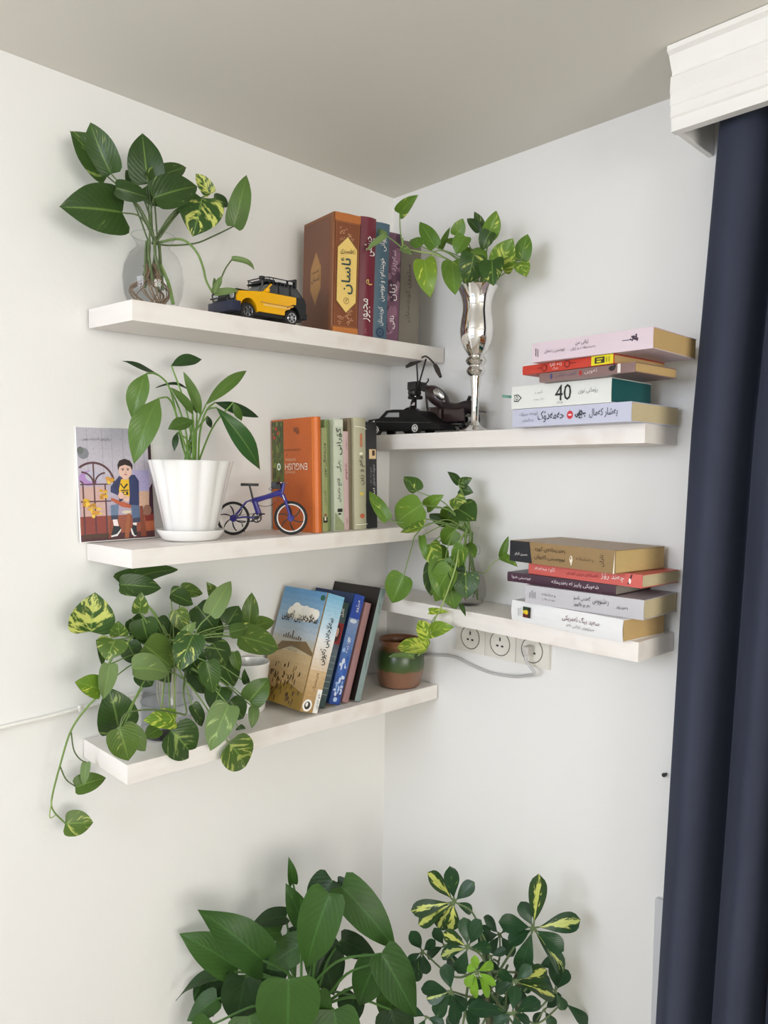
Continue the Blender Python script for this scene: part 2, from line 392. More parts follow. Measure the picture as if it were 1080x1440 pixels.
# ------------------------------------------------------------------ shelves
def shelfmat():
    mt, nt, b = nmat('whitewashed_wood')
    tc = N(nt, 'ShaderNodeTexCoord'); mp = N(nt, 'ShaderNodeMapping'); mp.inputs['Scale'].default_value = (3, 3, 30)
    nt.links.new(tc.outputs['Object'], mp.inputs[0])
    n1 = N(nt, 'ShaderNodeTexNoise'); n1.inputs['Scale'].default_value = 2.5; n1.inputs['Detail'].default_value = 6; nt.links.new(mp.outputs[0], n1.inputs['Vector'])
    n2 = N(nt, 'ShaderNodeTexNoise'); n2.inputs['Scale'].default_value = 14; n2.inputs['Detail'].default_value = 2; nt.links.new(tc.outputs['Object'], n2.inputs['Vector'])
    r1 = N(nt, 'ShaderNodeMapRange'); r1.inputs[1].default_value = 0.56; r1.inputs[2].default_value = 0.8; nt.links.new(n2.outputs[0], r1.inputs[0])
    mx = N(nt, 'ShaderNodeMix', data_type='RGBA'); mx.inputs[6].default_value = lin((238,234,229)); mx.inputs[7].default_value = lin((226,219,211)); nt.links.new(n1.outputs[0], mx.inputs[0])
    m2 = N(nt, 'ShaderNodeMix', data_type='RGBA'); m2.inputs[7].default_value = lin((205,190,178)); nt.links.new(mx.outputs[2], m2.inputs[6])
    ml = N(nt, 'ShaderNodeMath', operation='MULTIPLY'); ml.inputs[1].default_value = 0.5; nt.links.new(r1.outputs[0], ml.inputs[0]); nt.links.new(ml.outputs[0], m2.inputs[0])
    nt.links.new(m2.outputs[2], b.inputs['Base Color']); b.inputs['Roughness'].default_value = 0.5
    bp = N(nt, 'ShaderNodeBump'); bp.inputs['Strength'].default_value = 0.15; bp.inputs['Distance'].default_value = 0.001
    nt.links.new(n1.outputs[0], bp.inputs['Height']); nt.links.new(bp.outputs[0], b.inputs['Normal'])
    return mt
M_SHELF = shelfmat()
#        z (rel. eye), depth, end, thickness, slope along, slope across
SH = {'L1': (0.2930, .1718, -.7292, .0321, .0246, -.0497), 'L2': (-.1065, .1724, -.7307, .0298, .0236, .0121),
      'L3': (-.4717, .1713, -.7366, .0317, -.0071, .0177), 'R1': (.0905, .1172, -.7065, .0325, -.0035, -.0058),
      'R2': (-.2616, .1291, -.7133, .0328, -.0005, -.0001)}
SM = {}
for k, (z, d, e, t, sx, sy) in SH.items():
    if k[0] == 'L': ex = Vector((1, 0, sx)).normalized(); ey = Vector((0, 1, -sy))
    else: ex = Vector((1, 0, -sy)).normalized(); ey = Vector((0, 1, sx))
    ey = (ey - ex*ey.dot(ex)).normalized(); ez = ex.cross(ey)
    M_ = Matrix((ex, ey, ez)).transposed().to_4x4(); M_.translation = (0, 0, CZ+z); SM[k] = M_
def top(k, x, y):
    z, d, e, t, sx, sy = SH[k]
    return CZ+z+(sx*x-sy*y if k[0] == 'L' else sx*y-sy*x)
def onshelf(k, px, py):
    z, d, e, t, sx, sy = SH[k]
    n = Vector((-sx, sy, 1)) if k[0] == 'L' else Vector((sy, -sx, 1))
    dr = ray(px, py); s = (z+CZ - n.dot(CAM))/n.dot(dr); return CAM+dr*s
SHL = {'L1': 'long white wooden shelf holding the yellow toy car and the thick brown book',
       'L2': 'long white wooden shelf holding the toy bicycle and the orange book',
       'L3': 'long white wooden shelf under the trailing pothos and the leaning books',
       'R1': 'white wooden shelf holding the silver goblet vase and toy motorcycle',
       'R2': 'white wooden shelf above the three wall sockets'}
def shelf(k):
    z, d, e, t, sx, sy = SH[k]
    o = thing('wall_shelf', SHL[k], 'shelf', mtx=SM[k], group='floating shelves in the corner')
    g = 0.004
    if k[0] == 'L':
        MB().box((e, -d, -t), (-g, -0.0015 if k != 'L1' else -.009, 0), 0.0015, 2).build('board', M_SHELF, o)
    elif k == 'R1':
        MB().box((-d, e, -t), (-0.0015, -g, 0), 0.0015, 2).build('board', M_SHELF, o)
    else:   # two boards butt-jointed
        y = atx(637, 872, -d).y
        MB().box((-d, e, -t), (-0.0015, y-.0006, 0), 0.0015, 2).build('board', M_SHELF, o)
        MB().box((-d+.002, y+.0006, -t+.001), (-0.0015, -g, -.0005), 0.0015, 2).build('board', M_SHELF, o)
    return o
for k in SH: shelf(k)

# ------------------------------------------------------------------ books
M_PAGE = mat('paper_cream', (205,190,152), 0.8, var=0.16, scale=60, stretch=(26,1,1))
M_PAGEW = mat('paper_white', (222,214,194), 0.8, var=0.12, scale=60, stretch=(26,1,1))
M_PAGET = mat('paper_tan', (196,165,112), 0.8, var=0.16, scale=60, stretch=(26,1,1))
def book(label, mtx, T, D, H, cover, spine=None, pages=None, bulge=0.0015, c=0.0016, inset=0.003, group=None, rough=0.4):
    """local x thickness, y depth (spine at y=0 facing -y), z height"""
    o = thing('book', label, 'book', mtx=mtx, group=group)
    def arc(x0, x1, y, b, n=8): return [(x0+(x1-x0)*i/n, y-b*math.sin(math.pi*i/n)) for i in range(n+1)]
    cov = cover if not isinstance(cover, tuple) else mat('cover_%d_%d_%d' % cover, cover, rough, var=0.05, scale=18)
    pts = [(0, D)] + arc(0, T, 0, bulge) + [(T, D), (T-c, D)] + arc(T-c, c, c, bulge*0.8) + [(c, D)]
    MB().prism([(x, y, 0) for x, y in pts], (0, 0, H)).build('cover', cov, o, smooth=True)
    if spine is not None:
        sp = mat('cover_%d_%d_%d' % spine, spine, rough, var=0.05, scale=18)
        a = arc(0.0, T, 0, bulge+.0003); a2 = arc(T, 0.0, 0, bulge+.0001)
        MB().prism([(x, y, .0002) for x, y in a+a2], (0, 0, H-.0004)).build('spine', sp, o)
    MB().box((c+.0001, c+.0005, inset), (T-c-.0001, D-inset, H-inset)).build('pages', pages or M_PAGE, o, smooth=False)
    o['_dims'] = (T, D, H); 
    fs = Frame((0, -bulge, 0), (1, 0, 0), (0, 0, 1)); fl = Frame((0, D, 0), (0, -1, 0), (0, 0, 1)); ft = Frame((0, -bulge, H), (0, 0, -1), (1, 0, 0))
    del o['_dims']
    return o, fs, fl, ft
def standing(k, x, y, yaw=0.0, lean=0.0):
    """origin = bottom front-left corner of the spine on shelf k"""
    base = SM[k].to_3x3().to_4x4()
    M_ = Matrix.Translation((x, y, top(k, x, y)+0.0003)) @ base @ Matrix.Rotation(-R(yaw), 4, 'Z') @ Matrix.Rotation(R(lean), 4, 'Y')
    return M_
white = ink((238,234,228)); black = ink((28,26,26)); gold = ink((222,190,110))

# -- upper left shelf: five upright books
G1 = 'upright books on the shelf with the toy car'
xs0 = -0.3150; Mk = standing('L1', xs0, -0.1533, 11)
o, fs, fl, ft = book('thick brown and gold book with an ornate cartouche, beside the toy car', Mk, .0593, .124, .2268, (132,78,42), pages=M_PAGET, bulge=.004, c=.003, group=G1)
T, H = .0593, .2268
def cart(cx, w, b0, b1, tip=.12):   # pointed cartouche outline
    h = b1-b0; s = tip*h; q = w/2
    r_ = [(cx-q, b0+s), (cx-q*.55, b0+s*.55), (cx, b0), (cx+q*.55, b0+s*.55), (cx+q, b0+s)]
    l_ = [(cx+q, b1-s), (cx+q*.55, b1-s*.55), (cx, b1), (cx-q*.55, b1-s*.55), (cx-q, b1-s)]
    return r_+l_
pol = [((176,104,48), rect(.001, H*.93, T-.001, H-.0005)), ((184,112,50), rect(.001, .0005, T-.001, H*.05)),
       ((122,66,34), rect(.003, H*.05, T-.003, H*.93)), ((150,92,50), rect(.0035, H*.055, T-.0035, H*.925)), ((122,66,34), rect(.0045, H*.06, T-.0045, H*.92))]
for sgn, cy in ((1, H*.83), (-1, H*.14)):
    for i in range(14):
        a = rnd.uniform(.2, .8)*T; bb = cy+rnd.uniform(-.06, .06)*H
        r_ = rnd.uniform(.0012, .003)
        for q in range(3): pol.append(((178,128,92), ell(a+r_*math.cos(q*2.1+i), bb+r_*math.sin(q*2.1+i), r_*.75, r_*.55, 8)))
pol += [((120,82,40), cart(T*.5, T*.78, H*.165, H*.815, .15)), ((228,196,112), cart(T*.5, T*.72, H*.175, H*.805, .15)),
        ((120,82,40), ell(T*.5, H*.275, .0062, .0062, 20)), ((228,196,112), ell(T*.5, H*.275, .0052, .0052, 20))]
printed(o, fs, pol, 'spine_ornament', lift=.0002, step=.000012)
text(o, 'تەفسیری', fs, (T*.22, H*.655, T*.78, H*.715), ink((60,42,22)), lift=.0032, stretch=1.8)
text(o, 'ئاسان', fs, (T*.26, H*.33, T*.72, H*.63), ink((30,62,66)), rot=90, lift=.0032, stretch=1.9, bold=.012)
text(o, '٣', fs, (T*.45, H*.262, T*.55, H*.288), ink((60,42,22)), lift=.0032)
D = .124
printed(o, fl, [((112,66,42), rect(.004, .006, D-.012, H-.006)), ((118,72,48), rect(.006, .009, D-.014, H-.009)), ((168,120,66), cart(D*.45, D*.36, H*.26, H*.72, .3)), ((178,130,74), cart(D*.45, D*.30, H*.28, H*.70, .3))], 'cover_ornament', lift=.0002)
text(o, 'تەفسیری', fl, (D*.33, H*.53, D*.57, H*.57), ink((80,54,34)), stretch=1.8)
text(o, 'ئاسان', fl, (D*.31, H*.45, D*.59, H*.52), ink((60,58,52)), stretch=1.8)
def L1book(px0, px1, pytop, label, cov, bulge=.003, D=.14, v=-.152, pages=None, spine=None):
    a = aty(px0, 400, -.152); b = aty(px1, 400, -.152); zt = aty((px0+px1)/2, pytop, v).z
    YW = 11
    T = (b.x-a.x-.0008)*math.cos(R(YW)); H = zt-top('L1', a.x, v)
    o, fs, fl, ft = book(label, standing('L1', a.x+(v+.152)*math.tan(R(YW)), v-(b.x+.245)*.0, YW), T, min(D, (-v-.006)/math.cos(R(YW))), H, cov, pages=pages, bulge=bulge, group=G1, spine=spine)
    return o, fs, T, H
o, fs, T, H = L1book(503.5, 523, 309.5, 'maroon hardback book with white calligraphy, between brown and slate-blue books', (112,28,48), .005)
text(o, 'چیشتی', fs, (T*.12, H*.68, T*.92, H*.84), white, rot=90, stretch=2.2, lift=.002)
text(o, 'م', fs, (T*.35, H*.42, T*.75, H*.50), gold, rot=90, lift=.002)
text(o, 'مجێور', fs, (T*.2, H*.13, T*.7, H*.32), white, rot=90, stretch=2, lift=.002)
text(o, 'هەژار', fs, (T*.2, H*.02, T*.6, H*.07), ink((190,120,130)), rot=90, lift=.002)
o, fs, T, H = L1book(523.5, 542, 317, 'slate-blue hardback book with a thin white title, next to the maroon book', (70,96,112), .003)
text(o, 'دیوانی', fs, (T*.3, H*.76, T*.75, H*.90), white, rot=90, stretch=1.6, lift=.0015)
text(o, 'خوێندنەوە و نووسین', fs, (T*.3, H*.33, T*.75, H*.70), white, rot=90, stretch=1.6, lift=.0015)
text(o, 'کوردستان', fs, (T*.3, H*.12, T*.7, H*.28), white, rot=90, stretch=1.6, lift=.0015)
printed(o, fs, [((38,60,84), ell(T*.5, H*.06, T*.28, T*.28)), ((70,96,112), ell(T*.5, H*.06, T*.16, T*.16)), ((38,60,84), ell(T*.5, H*.06, T*.09, T*.09))], 'emblem', lift=.0005)
o, fs, T, H = L1book(543, 559.5, 331, 'mottled purple paperback book with white lettering', (108,72,92), .0008, v=-.15)
pol = []
for i in range(26):
    a, b_, r_ = rnd.uniform(.12, .88)*T, rnd.uniform(.04, .96)*H, rnd.uniform(.1, .3)*T
    pol.append((rnd.choice([(84,52,72), (132,92,112), (118,82,100), (70,44,62), (146,108,126)]), ell(a, b_, min(r_, a-.0005, T-a-.0005), min(r_*2.2, b_-.001, H-b_-.001), 14)))
printed(o, fs, pol, 'spine_pattern', lift=.0001, step=.00002)
text(o, 'سەربردە', fs, (T*.3, H*.62, T*.75, H*.84), ink((205,180,195)), rot=90, stretch=1.5)
text(o, 'ژیان', fs, (T*.2, H*.38, T*.78, H*.53), white, rot=90, stretch=2)
text(o, 'نالی', fs, (T*.3, H*.12, T*.7, H*.24), white, rot=90)
o, fs, T, H = L1book(560, 563.5, 333, 'thin black book squeezed between the purple and the grey book', (38,28,32), .0004, v=-.146)
o, fs, T, H = L1book(564, 590, 345, 'plain taupe-grey book at the wall end of the top shelf', (118,110,98), .002, v=-.14, D=.12)
text(o, 'مێژووی کوردستان', fs, (T*.3, H*.22, T*.55, H*.78), ink((70,62,54)), rot=90, stretch=1.4)

# -- middle left shelf: upright books
G2 = 'upright books on the shelf with the toy bicycle'
TO, DO, HO = .0170, .142, .2250
o, fs, fl, ft = book('orange hardback book standing upside down, front wheel of toy bicycle before it', standing('L2', -.3453, -.150, 1.0), TO, DO, HO, (206,104,32), pages=M_PAGEW, bulge=.004, c=.0024, group=G2)
pol = [((196,96,34), rect(DO*.02, .001, DO*.96, HO-.001))]
pol += [((222,122,44), rect(DO*.955, .001, DO*.995, HO-.001))]
pol += strip((92,110,40), (64,74,40), DO*.01, HO*.42, DO*.30, HO*.985, 6)
for i in range(60):
    a, b_ = rnd.uniform(.03, .26)*DO, rnd.uniform(.44, .97)*HO
    pol.append((rnd.choice([(58,74,34), (112,128,52), (84,92,60), (46,58,34), (130,140,70), (96,70,50)]), ell(a, b_, DO*.02*rnd.uniform(.4, 1.2), HO*.04*rnd.uniform(.3, 1), 8)))
for a, b_ in ((.12, .92), (.08, .84), (.17, .88)): pol.append(((176,62,46), ell(DO*a, HO*b_, DO*.03, HO*.018, 10)))
pol += [((236,240,228), ell(DO*.18, HO*.575, DO*.045, HO*.033, 18)), ((92,120,60), ell(DO*.18, HO*.575, DO*.022, HO*.020, 14)),
        ((130,66,30), ell(DO*.60, HO*.90, DO*.06, HO*.022, 14)), ((130,66,30), ell(DO*.64, HO*.875, DO*.03, HO*.018, 10))]
printed(o, fl, pol, 'cover_picture', lift=.0002, step=.00001)
text(o, 'ENGLISH', fl, (DO*.34, HO*.545, DO*.86, HO*.605), ink((246,232,214)), rot=180, stretch=1.6, lift=.0016)
text(o, 'GENERAL', fl, (DO*.34, HO*.625, DO*.60, HO*.648), ink((232,190,150)), rot=180, lift=.0016)
text(o, 'ADVANCED', fl, (DO*.34, HO*.515, DO*.58, HO*.536), ink((232,190,150)), rot=180, lift=.0016)
text(o, 'A COURSE IN ENGLISH', fl, (DO*.32, HO*.715, DO*.72, HO*.732), ink((110,52,26)), rot=180, lift=.0016)
text(o, 'III', fl, (DO*.36, HO*.672, DO*.42, HO*.688), ink((110,52,26)), rot=180, lift=.0016)
def L2book(px0, px1, pytop, label, cov, bulge=.0012, D=.13, v=-.145, pages=None):
    a = aty(px0, 670, -.147); b = aty(px1, 670, -.147); zt = aty((px0+px1)/2, pytop, v).z
    T = b.x-a.x-.0006; H = zt-top('L2', a.x, v)
    o, fs, fl, ft = book(label, standing('L2', a.x, v, 0), T, min(D, -v-.008), H, cov, pages=pages, bulge=bulge, group=G2)
    return o, fs, T, H
o, fs, T, H = L2book(455.5, 463.5, 602, 'thin pale green book beside the orange book', (158,164,112))
text(o, 'فەرهەنگی نوێ', fs, (T*.2, H*.52, T*.8, H*.86), black, rot=90, stretch=1.5)
text(o, 'کامەران', fs, (T*.25, H*.26, T*.75, H*.40), ink((90,96,66)), rot=90)
printed(o, fs, [((36,34,30), rect(T*.12, H*.09, T*.85, H*.145)), ((222,218,190), rect(T*.3, H*.11, T*.62, H*.145)), ((150,80,60), rect(T*.3, H*.155, T*.7, H*.175))], 'emblem', lift=.0004)
o, fs, T, H = L2book(464.3, 471.0, 591, 'olive-green hardback book with blank spine', (128,146,92), v=-.135)
o, fs, T, H = L2book(471.4, 485.2, 589.5, 'mint-white book with black script and a torn dust jacket', (196,204,182), v=-.147)
printed(o, fs, [((150,160,120), [(T*.02, H*.005), (T*.98, H*.005), (T*.98, H*.06), (T*.05, H*.17)]), ((216,220,202), rect(T*.05, H*.93, T*.95, H*.99))], 'torn_jacket', lift=.0003)
text(o, 'گۆرانی', fs, (T*.2, H*.68, T*.85, H*.92), black, rot=90, stretch=1.8)
text(o, 'بەرگی', fs, (T*.25, H*.53, T*.75, H*.63), black, rot=90, stretch=1.6)
text(o, 'قانع خەرمان', fs, (T*.25, H*.26, T*.75, H*.47), black, rot=90, stretch=1.6)
printed(o, fs, [((40,40,36), rect(T*.3, H*.17, T*.8, H*.20)), ((60,60,54), rect(T*.36, H*.145, T*.66, H*.16))], 'emblem', lift=.0004)
o, fs, T, H = L2book(485.6, 493.2, 607, 'slim pink book standing next to the mint-white one', (206,176,176), v=-.145)
text(o, 'شەونم', fs, (T*.2, H*.49, T*.8, H*.70), ink((128,30,44)), rot=90, stretch=1.6)
text(o, 'دیوان', fs, (T*.25, H*.80, T*.7, H*.92), ink((150,110,116)), rot=90)
text(o, 'بەرگ', fs, (T*.25, H*.06, T*.7, H*.12), ink((40,30,32)), rot=90)
o, fs, T, H = L2book(493.7, 498.8, 588.5, 'thin brown-grey book between pink and beige books', (126,114,92), .0006, v=-.142)
o, fs, T, H = L2book(499.2, 516.2, 588, 'beige-grey hardback book tied round with white string', (176,172,144), .004, v=-.148)
text(o, 'مەم و زین', fs, (T*.3, H*.40, T*.8, H*.66), ink((72,66,48)), rot=90, stretch=2, lift=.002)
printed(o, fs, [((186,120,84), rect(T*.42, H*.74, T*.62, H*.86)), ((236,232,206), ell(T*.5, H*.68, T*.16, H*.012, 8)), ((214,190,84), ell(T*.52, H*.32, T*.18, H*.016, 10)), ((190,98,70), ell(T*.55, H*.12, T*.2, H*.022, 10))], 'spine_ornament', lift=.0001)
b_, Tb, Hb = o, T, H
for zz in (.90, .045):
    s_ = MB(); pts = [Vector((-.0008, .09, H*(zz-.01)))]
    for i in range(9): pts.append(Vector((T*i/8, -.004*math.sin(math.pi*i/8)-.0026, H*(zz+(.02 if zz > .5 else 0)*(1-(i/8)**2)))))
    s_.tube(pts[1:], .0009, 6).build('string', mat('white_string', (236,232,220), 0.8), o)
o, fs, T, H = L2book(517, 532.5, 594, 'black paperback book with small cream square at the corner end', (36,36,38), .0008, v=-.146)
printed(o, fs, [((226,196,150), rect(T*.28, H*.655, T*.90, H*.745)), ((64,40,26), rect(T*.55, H*.685, T*.80, H*.735))], 'emblem', lift=.0002)
text(o, 'شەوێک لە شەوان', fs, (T*.55, H*.40, T*.80, H*.60), ink((190,190,186)), rot=90, stretch=1.4)
text(o, 'نووسەر ناو', fs, (T*.30, H*.42, T*.48, H*.58), ink((150,150,146)), rot=90, stretch=1.4)
text(o, 'سارا', fs, (T*.45, H*.24, T*.85, H*.38), white, rot=90, stretch=1.6)

# -- lower left shelf: five books leaning against the right-hand shelf
G3 = 'books leaning on the lower shelf'
LEAN = 17.5
def L3book(x, T, H, D, label, cov, v=-.150, lean=LEAN, spine=None, bulge=.0012, pages=None, rough=.35):
    # x = where the lowest (right-hand) bottom edge stands
    M_ = standing('L3', x, v, 0)
    M_ = M_ @ Matrix.Rotation(R(lean), 4, 'Y') @ Matrix.Translation((-T, 0, 0))
    return book(label, M_, T, D, H, cov, spine=spine, bulge=bulge, group=G3, pages=pages, rough=rough)
o, fs, fl, ft = L3book(-.344, .0450, .232, .138, 'leaning book with sky-blue and desert-tan cover and black title', (168,140,92), v=-.158)
T, D, H = .0450, .138, .232
pol = strip((176,140,88), (196,170,128), 0, 0, D, H*.45, 6)+strip((196,178,142), (176,178,176), 0, H*.45, D, H*.58, 4)+strip((182,188,192), (86,140,184), 0, H*.58, D, H, 8)
pol += [((236,230,214), ell(D*.48, H*.80, D*.26, H*.055, 14)), ((232,226,212), ell(D*.74, H*.79, D*.20, H*.06, 14)), ((240,236,224), ell(D*.40, H*.83, D*.10, H*.045, 10)), ((226,222,212), ell(D*.62, H*.82, D*.10, H*.04, 10)), ((236,230,214), ell(D*.30, H*.785, D*.09, H*.03, 10)), ((240,234,220), ell(D*.86, H*.80, D*.09, H*.045, 10)), ((228,222,206), ell(D*.55, H*.75, D*.35, H*.03, 14))]
for i in range(9): pol.append(((92,78,60), rect(D*(.25+.05*i), H*.555, D*(.28+.05*i), H*(.575+.03*rnd.random()+.04*(i == 4)))))
pol += [((120,98,64), [(0, H*.38), (D*.25, H*.52), (D*.8, H*.56), (D, H*.48), (D, H*.45), (D*.5, H*.5)]), ((150,120,44), [(0, 0), (D, 0), (D, H*.14), (D*.6, H*.2), (D*.3, H*.12), (0, H*.2)])]
for i in range(95):
    a, b_ = rnd.betavariate(1.6, 1.6)*.9*D, (rnd.uniform(.02, .36)*(1.0-.45*abs(rnd.random())))*H
    pol.append((rnd.choice([(70,54,32), (96,76,44), (118,92,50), (52,42,28), (150,122,62), (84,60,34)]), ell(a+.002, b_+.003, D*.014*rnd.uniform(.5, 1.3), H*.022*rnd.uniform(.5, 1.4), 7)))
pol += [((38,92,74), ell(D*.94, H*.95, D*.05, H*.025, 14))]
printed(o, fl, pol, 'cover_picture', lift=.0001, step=.000008)
text(o, 'سەلاحەدینی ئەیوبی', fl, (D*.12, H*.70, D*.95, H*.80), ink((34,26,28)), stretch=2.0, lift=.0018, bold=.018)
text(o, 'ژیان و خەبات', fl, (D*.42, H*.455, D*.66, H*.475), ink((60,44,30)), lift=.0016)
text(o, 'وەرگێڕان', fl, (D*.47, H*.485, D*.60, H*.505), ink((60,44,30)), lift=.0016)
pol = strip((170,134,80), (206,178,136), .0006, 0, T-.0006, H*.35, 8)+strip((214,192,164), (232,234,234), .0006, H*.35, T-.0006, H*.62, 8)+strip((222,232,238), (120,178,212), .0006, H*.62, T-.0006, H, 10)
pol += [((240,238,232), rect(T*.72, H*.0, T*.995, H*.20)), ((244,242,236), ell(T*.34, H*.055, T*.26, T*.26, 20)), ((60,50,40), ell(T*.34, H*.055, T*.17, T*.17, 14)), ((244,242,236), ell(T*.30, H*.062, T*.07, T*.10, 10))]
printed(o, fs, pol, 'spine_print', lift=.0016, step=.00001)
text(o, 'سەلاحەدینی ئەیوبی', fs, (T*.25, H*.40, T*.80, H*.80), black, rot=90, stretch=1.7, lift=.0026, bold=.01)
text(o, 'فەرهەنگ', fs, (T*.38, H*.18, T*.6, H*.33), ink((120,92,56)), rot=90, lift=.0026)
text(o, 'ناوەندی', fs, (T*.78, H*.03, T*.94, H*.17), ink((50,46,44)), rot=90, lift=.0026)
o, fs, fl, ft = L3book(-.3105, .030, .214, .122, 'dark teal leaning book with a red portrait square on its spine', (40,60,62), v=-.142)
T, H, D = .030, .214, .122
pol = strip((44,66,64), (92,104,112), .001, .001, T-.001, H*.55, 6) + strip((86,90,104), (40,62,58), .001, H*.55, T-.001, H-.001, 6)
pol += [((128,26,30), rect(T*.10, H*.60, T*.95, H*.80)), ((48,22,22), ell(T*.5, H*.70, T*.28, H*.08, 14)), ((196,150,130), ell(T*.5, H*.71, T*.15, H*.045, 12))]
for i in range(7): pol.append(((130,140,140), rect(T*.1, H*(.12+.06*i), T*.9, H*(.126+.06*i))))
printed(o, fs, pol, 'spine_print', lift=.0004, step=.00001)
text(o, 'ژیاننامە', fs, (T*.15, H*.30, T*.5, H*.52), black, rot=90, stretch=1.5, lift=.0014)
text(o, 'کامیل', fs, (T*.4, H*.86, T*.7, H*.94), white, rot=90, lift=.0014)
o, fs, fl, ft = L3book(-.274, .030, .226, .125, 'leaning book with bright blue and white spine', (32,58,104), v=-.145)
T, H = .030, .226
pol = strip((30,62,134), (74,112,176), .0006, 0, T-.0006, H*.5, 6)+strip((90,124,180), (122,140,176), .0006, H*.5, T-.0006, H*.78, 4)+[((36,70,160), rect(.0006, H*.78, T-.0006, H))]
for i in range(46): pol.append((rnd.choice([(206,216,232), (150,180,220), (60,104,184), (180,200,226), (40,84,170)]), ell(rnd.uniform(.2, .8)*T, rnd.betavariate(1.2, 3)*H*.8+.008, T*rnd.uniform(.05, .18), H*rnd.uniform(.01, .035), 8)))
pol += [((202,210,224), ell(T*.45, H*.755, T*.33, H*.02, 12))]
printed(o, fs, pol, 'spine_print', lift=.0004, step=.00001)
text(o, 'مێژوو', fs, (T*.35, H*.84, T*.7, H*.95), white, rot=90, lift=.0016)
text(o, 'رۆژنامە', fs, (T*.35, H*.46, T*.62, H*.60), white, rot=90, lift=.0016)
o, fs, fl, ft = L3book(-.250, .0165, .208, .118, 'slim dusty-pink leaning book', (156,118,118), v=-.146, bulge=.0006)
text(o, 'چیرۆک', fs, (.004, .16*.6, .012, .14), ink((206,130,84)), rot=90)
o, fs, fl, ft = L3book(-.226, .016, .238, .150, 'large leaning book with black cover and pale grey-green spine', (34,28,26), v=-.156, spine=(132,148,146), bulge=.0008)
text(o, 'ئەتڵەسی گشتی', fs, (.005, .05, .010, .12), ink((70,80,80)), rot=90)
text(o, 'کوردی', fs, (.004, .18, .011, .21), ink((70,80,80)), rot=90)

# -- right-hand shelves: two stacks of lying books
def lying(k, label, x, y, yaw, L, D, T, z0, cov, group, spine=None, pages=None, bulge=.0008, zoff=.0004, c=.0012, inset=.0008):
    a = R(yaw); s = Vector((math.sin(a), math.cos(a), 0)); dd = Vector((math.cos(a), -math.sin(a), 0))
    M_ = Matrix((Vector((0, 0, 1)), dd, s)).transposed().to_4x4(); M_.translation = (x, y, CZ+z0+zoff)
    o, fs, fl, ft = book(label, M_, T-.0006, D, L, cov, spine=spine, pages=pages, bulge=bulge, group=group, c=c, inset=inset)
    return o, ft
G4 = 'stack of books beside the silver vase'; G5 = 'stack of books above the wall sockets'
o, f = lying('R1', 'lavender book lying lowest in its stack, red lips on the spine', -.1631, -.7064, 3.43, .2381, .1451, .0319, .0915, (196,198,216), G4, pages=M_PAGE)
L, T = .2381, .0319
text(o, 'یەشار کەمال', f, (L*.68, T*.22, L*.90, T*.80), ink((34,38,62)), stretch=1.5)
text(o, 'حەمەدۆک', f, (L*.24, T*.18, L*.47, T*.80), ink((34,38,62)), stretch=1.6)
text(o, 'کۆمەڵە چیرۆک', f, (L*.07, T*.55, L*.24, T*.78), ink((120,122,142))); text(o, 'وەرگێڕان', f, (L*.10, T*.25, L*.20, T*.45), ink((120,122,142)))
pol = [((206,42,56), ell(L*.52, T*.5, L*.026, T*.22, 16)), ((238,210,216), ell(L*.52, T*.5, L*.017, T*.05, 12))]
for i in range(40): pol.append((rnd.choice([(60,62,76), (90,92,104), (40,42,54)]), ell(L*rnd.gauss(.60, .018), T*rnd.gauss(.5, .10), L*.005, T*.05, 7)))
printed(o, f, pol, 'spine_print', lift=.0003, step=.00001)
o, f = lying('R1', 'white book with large black number and teal page block', -.1623, -.6701, 3.18, .2032, .1216, .0405, .1234, (226,228,222), G4, pages=mat('teal_pages', (20,92,92), .6, var=.12, scale=60, stretch=(26,1,1)))
L, T = .2032, .0405
text(o, '40', f, (L*.47, T*.22, L*.63, T*.88), black, stretch=1.3); text(o, 'چل ساڵ', f, (L*.49, T*.10, L*.55, T*.20), black)
text(o, 'رۆمانی نوێ', f, (L*.70, T*.42, L*.88, T*.66), ink((150,154,150))); text(o, 'کتێب', f, (L*.26, T*.56, L*.34, T*.74), ink((160,164,160))); text(o, 'بەرگی دووەم', f, (L*.25, T*.28, L*.36, T*.42), ink((160,164,160)))
printed(o, f, [((70,72,74), [(L*.03, T*.32), (L*.03, T*.62), (L*.075, T*.64), (L*.115, T*.47), (L*.075, T*.3)]), ((226,228,222), [(L*.036, T*.37), (L*.036, T*.57), (L*.072, T*.59), (L*.10, T*.47), (L*.072, T*.35)]), ((70,72,74), ell(L*.062, T*.47, L*.016, T*.10, 10)), ((226,228,222), ell(L*.062, T*.47, L*.009, T*.055, 10))], 'emblem', lift=.0003)
rb = MB(); rb.tube([(.023, .03, L-.01), (.0235, .02, L+.004), (.0245, .008, L+.014), (.026, .004, L+.026)], .0028, 6, flat=.18); rb.build('ribbon', mat('green_ribbon', (96,148,130), .6), o)
o, f = lying('R1', 'thin mauve-brown paperback under the red and yellow book', -.1906, -.7250, 5.94, .1866, .1143, .0160, .1639, (136,108,104), G4, pages=M_PAGET)
L, T = .1866, .016
text(o, 'ئەوین', f, (L*.50, T*.30, L*.64, T*.80), ink((226,206,200))); text(o, 'کۆچی دوایی', f, (L*.20, T*.30, L*.42, T*.75), ink((96,84,112)))
printed(o, f, [((168,44,40), ell(L*.46, T*.5, L*.017, T*.28, 12)), ((72,72,120), ell(L*.14, T*.5, L*.013, T*.3, 12)), ((30,24,24), ell(L*.78, T*.58, L*.032, T*.26, 12)), ((30,24,24), ell(L*.805, T*.75, L*.014, T*.2, 10)), ((222,216,206), rect(L*.835, T*.06, L*.865, T*.94))], 'spine_print', lift=.0003)
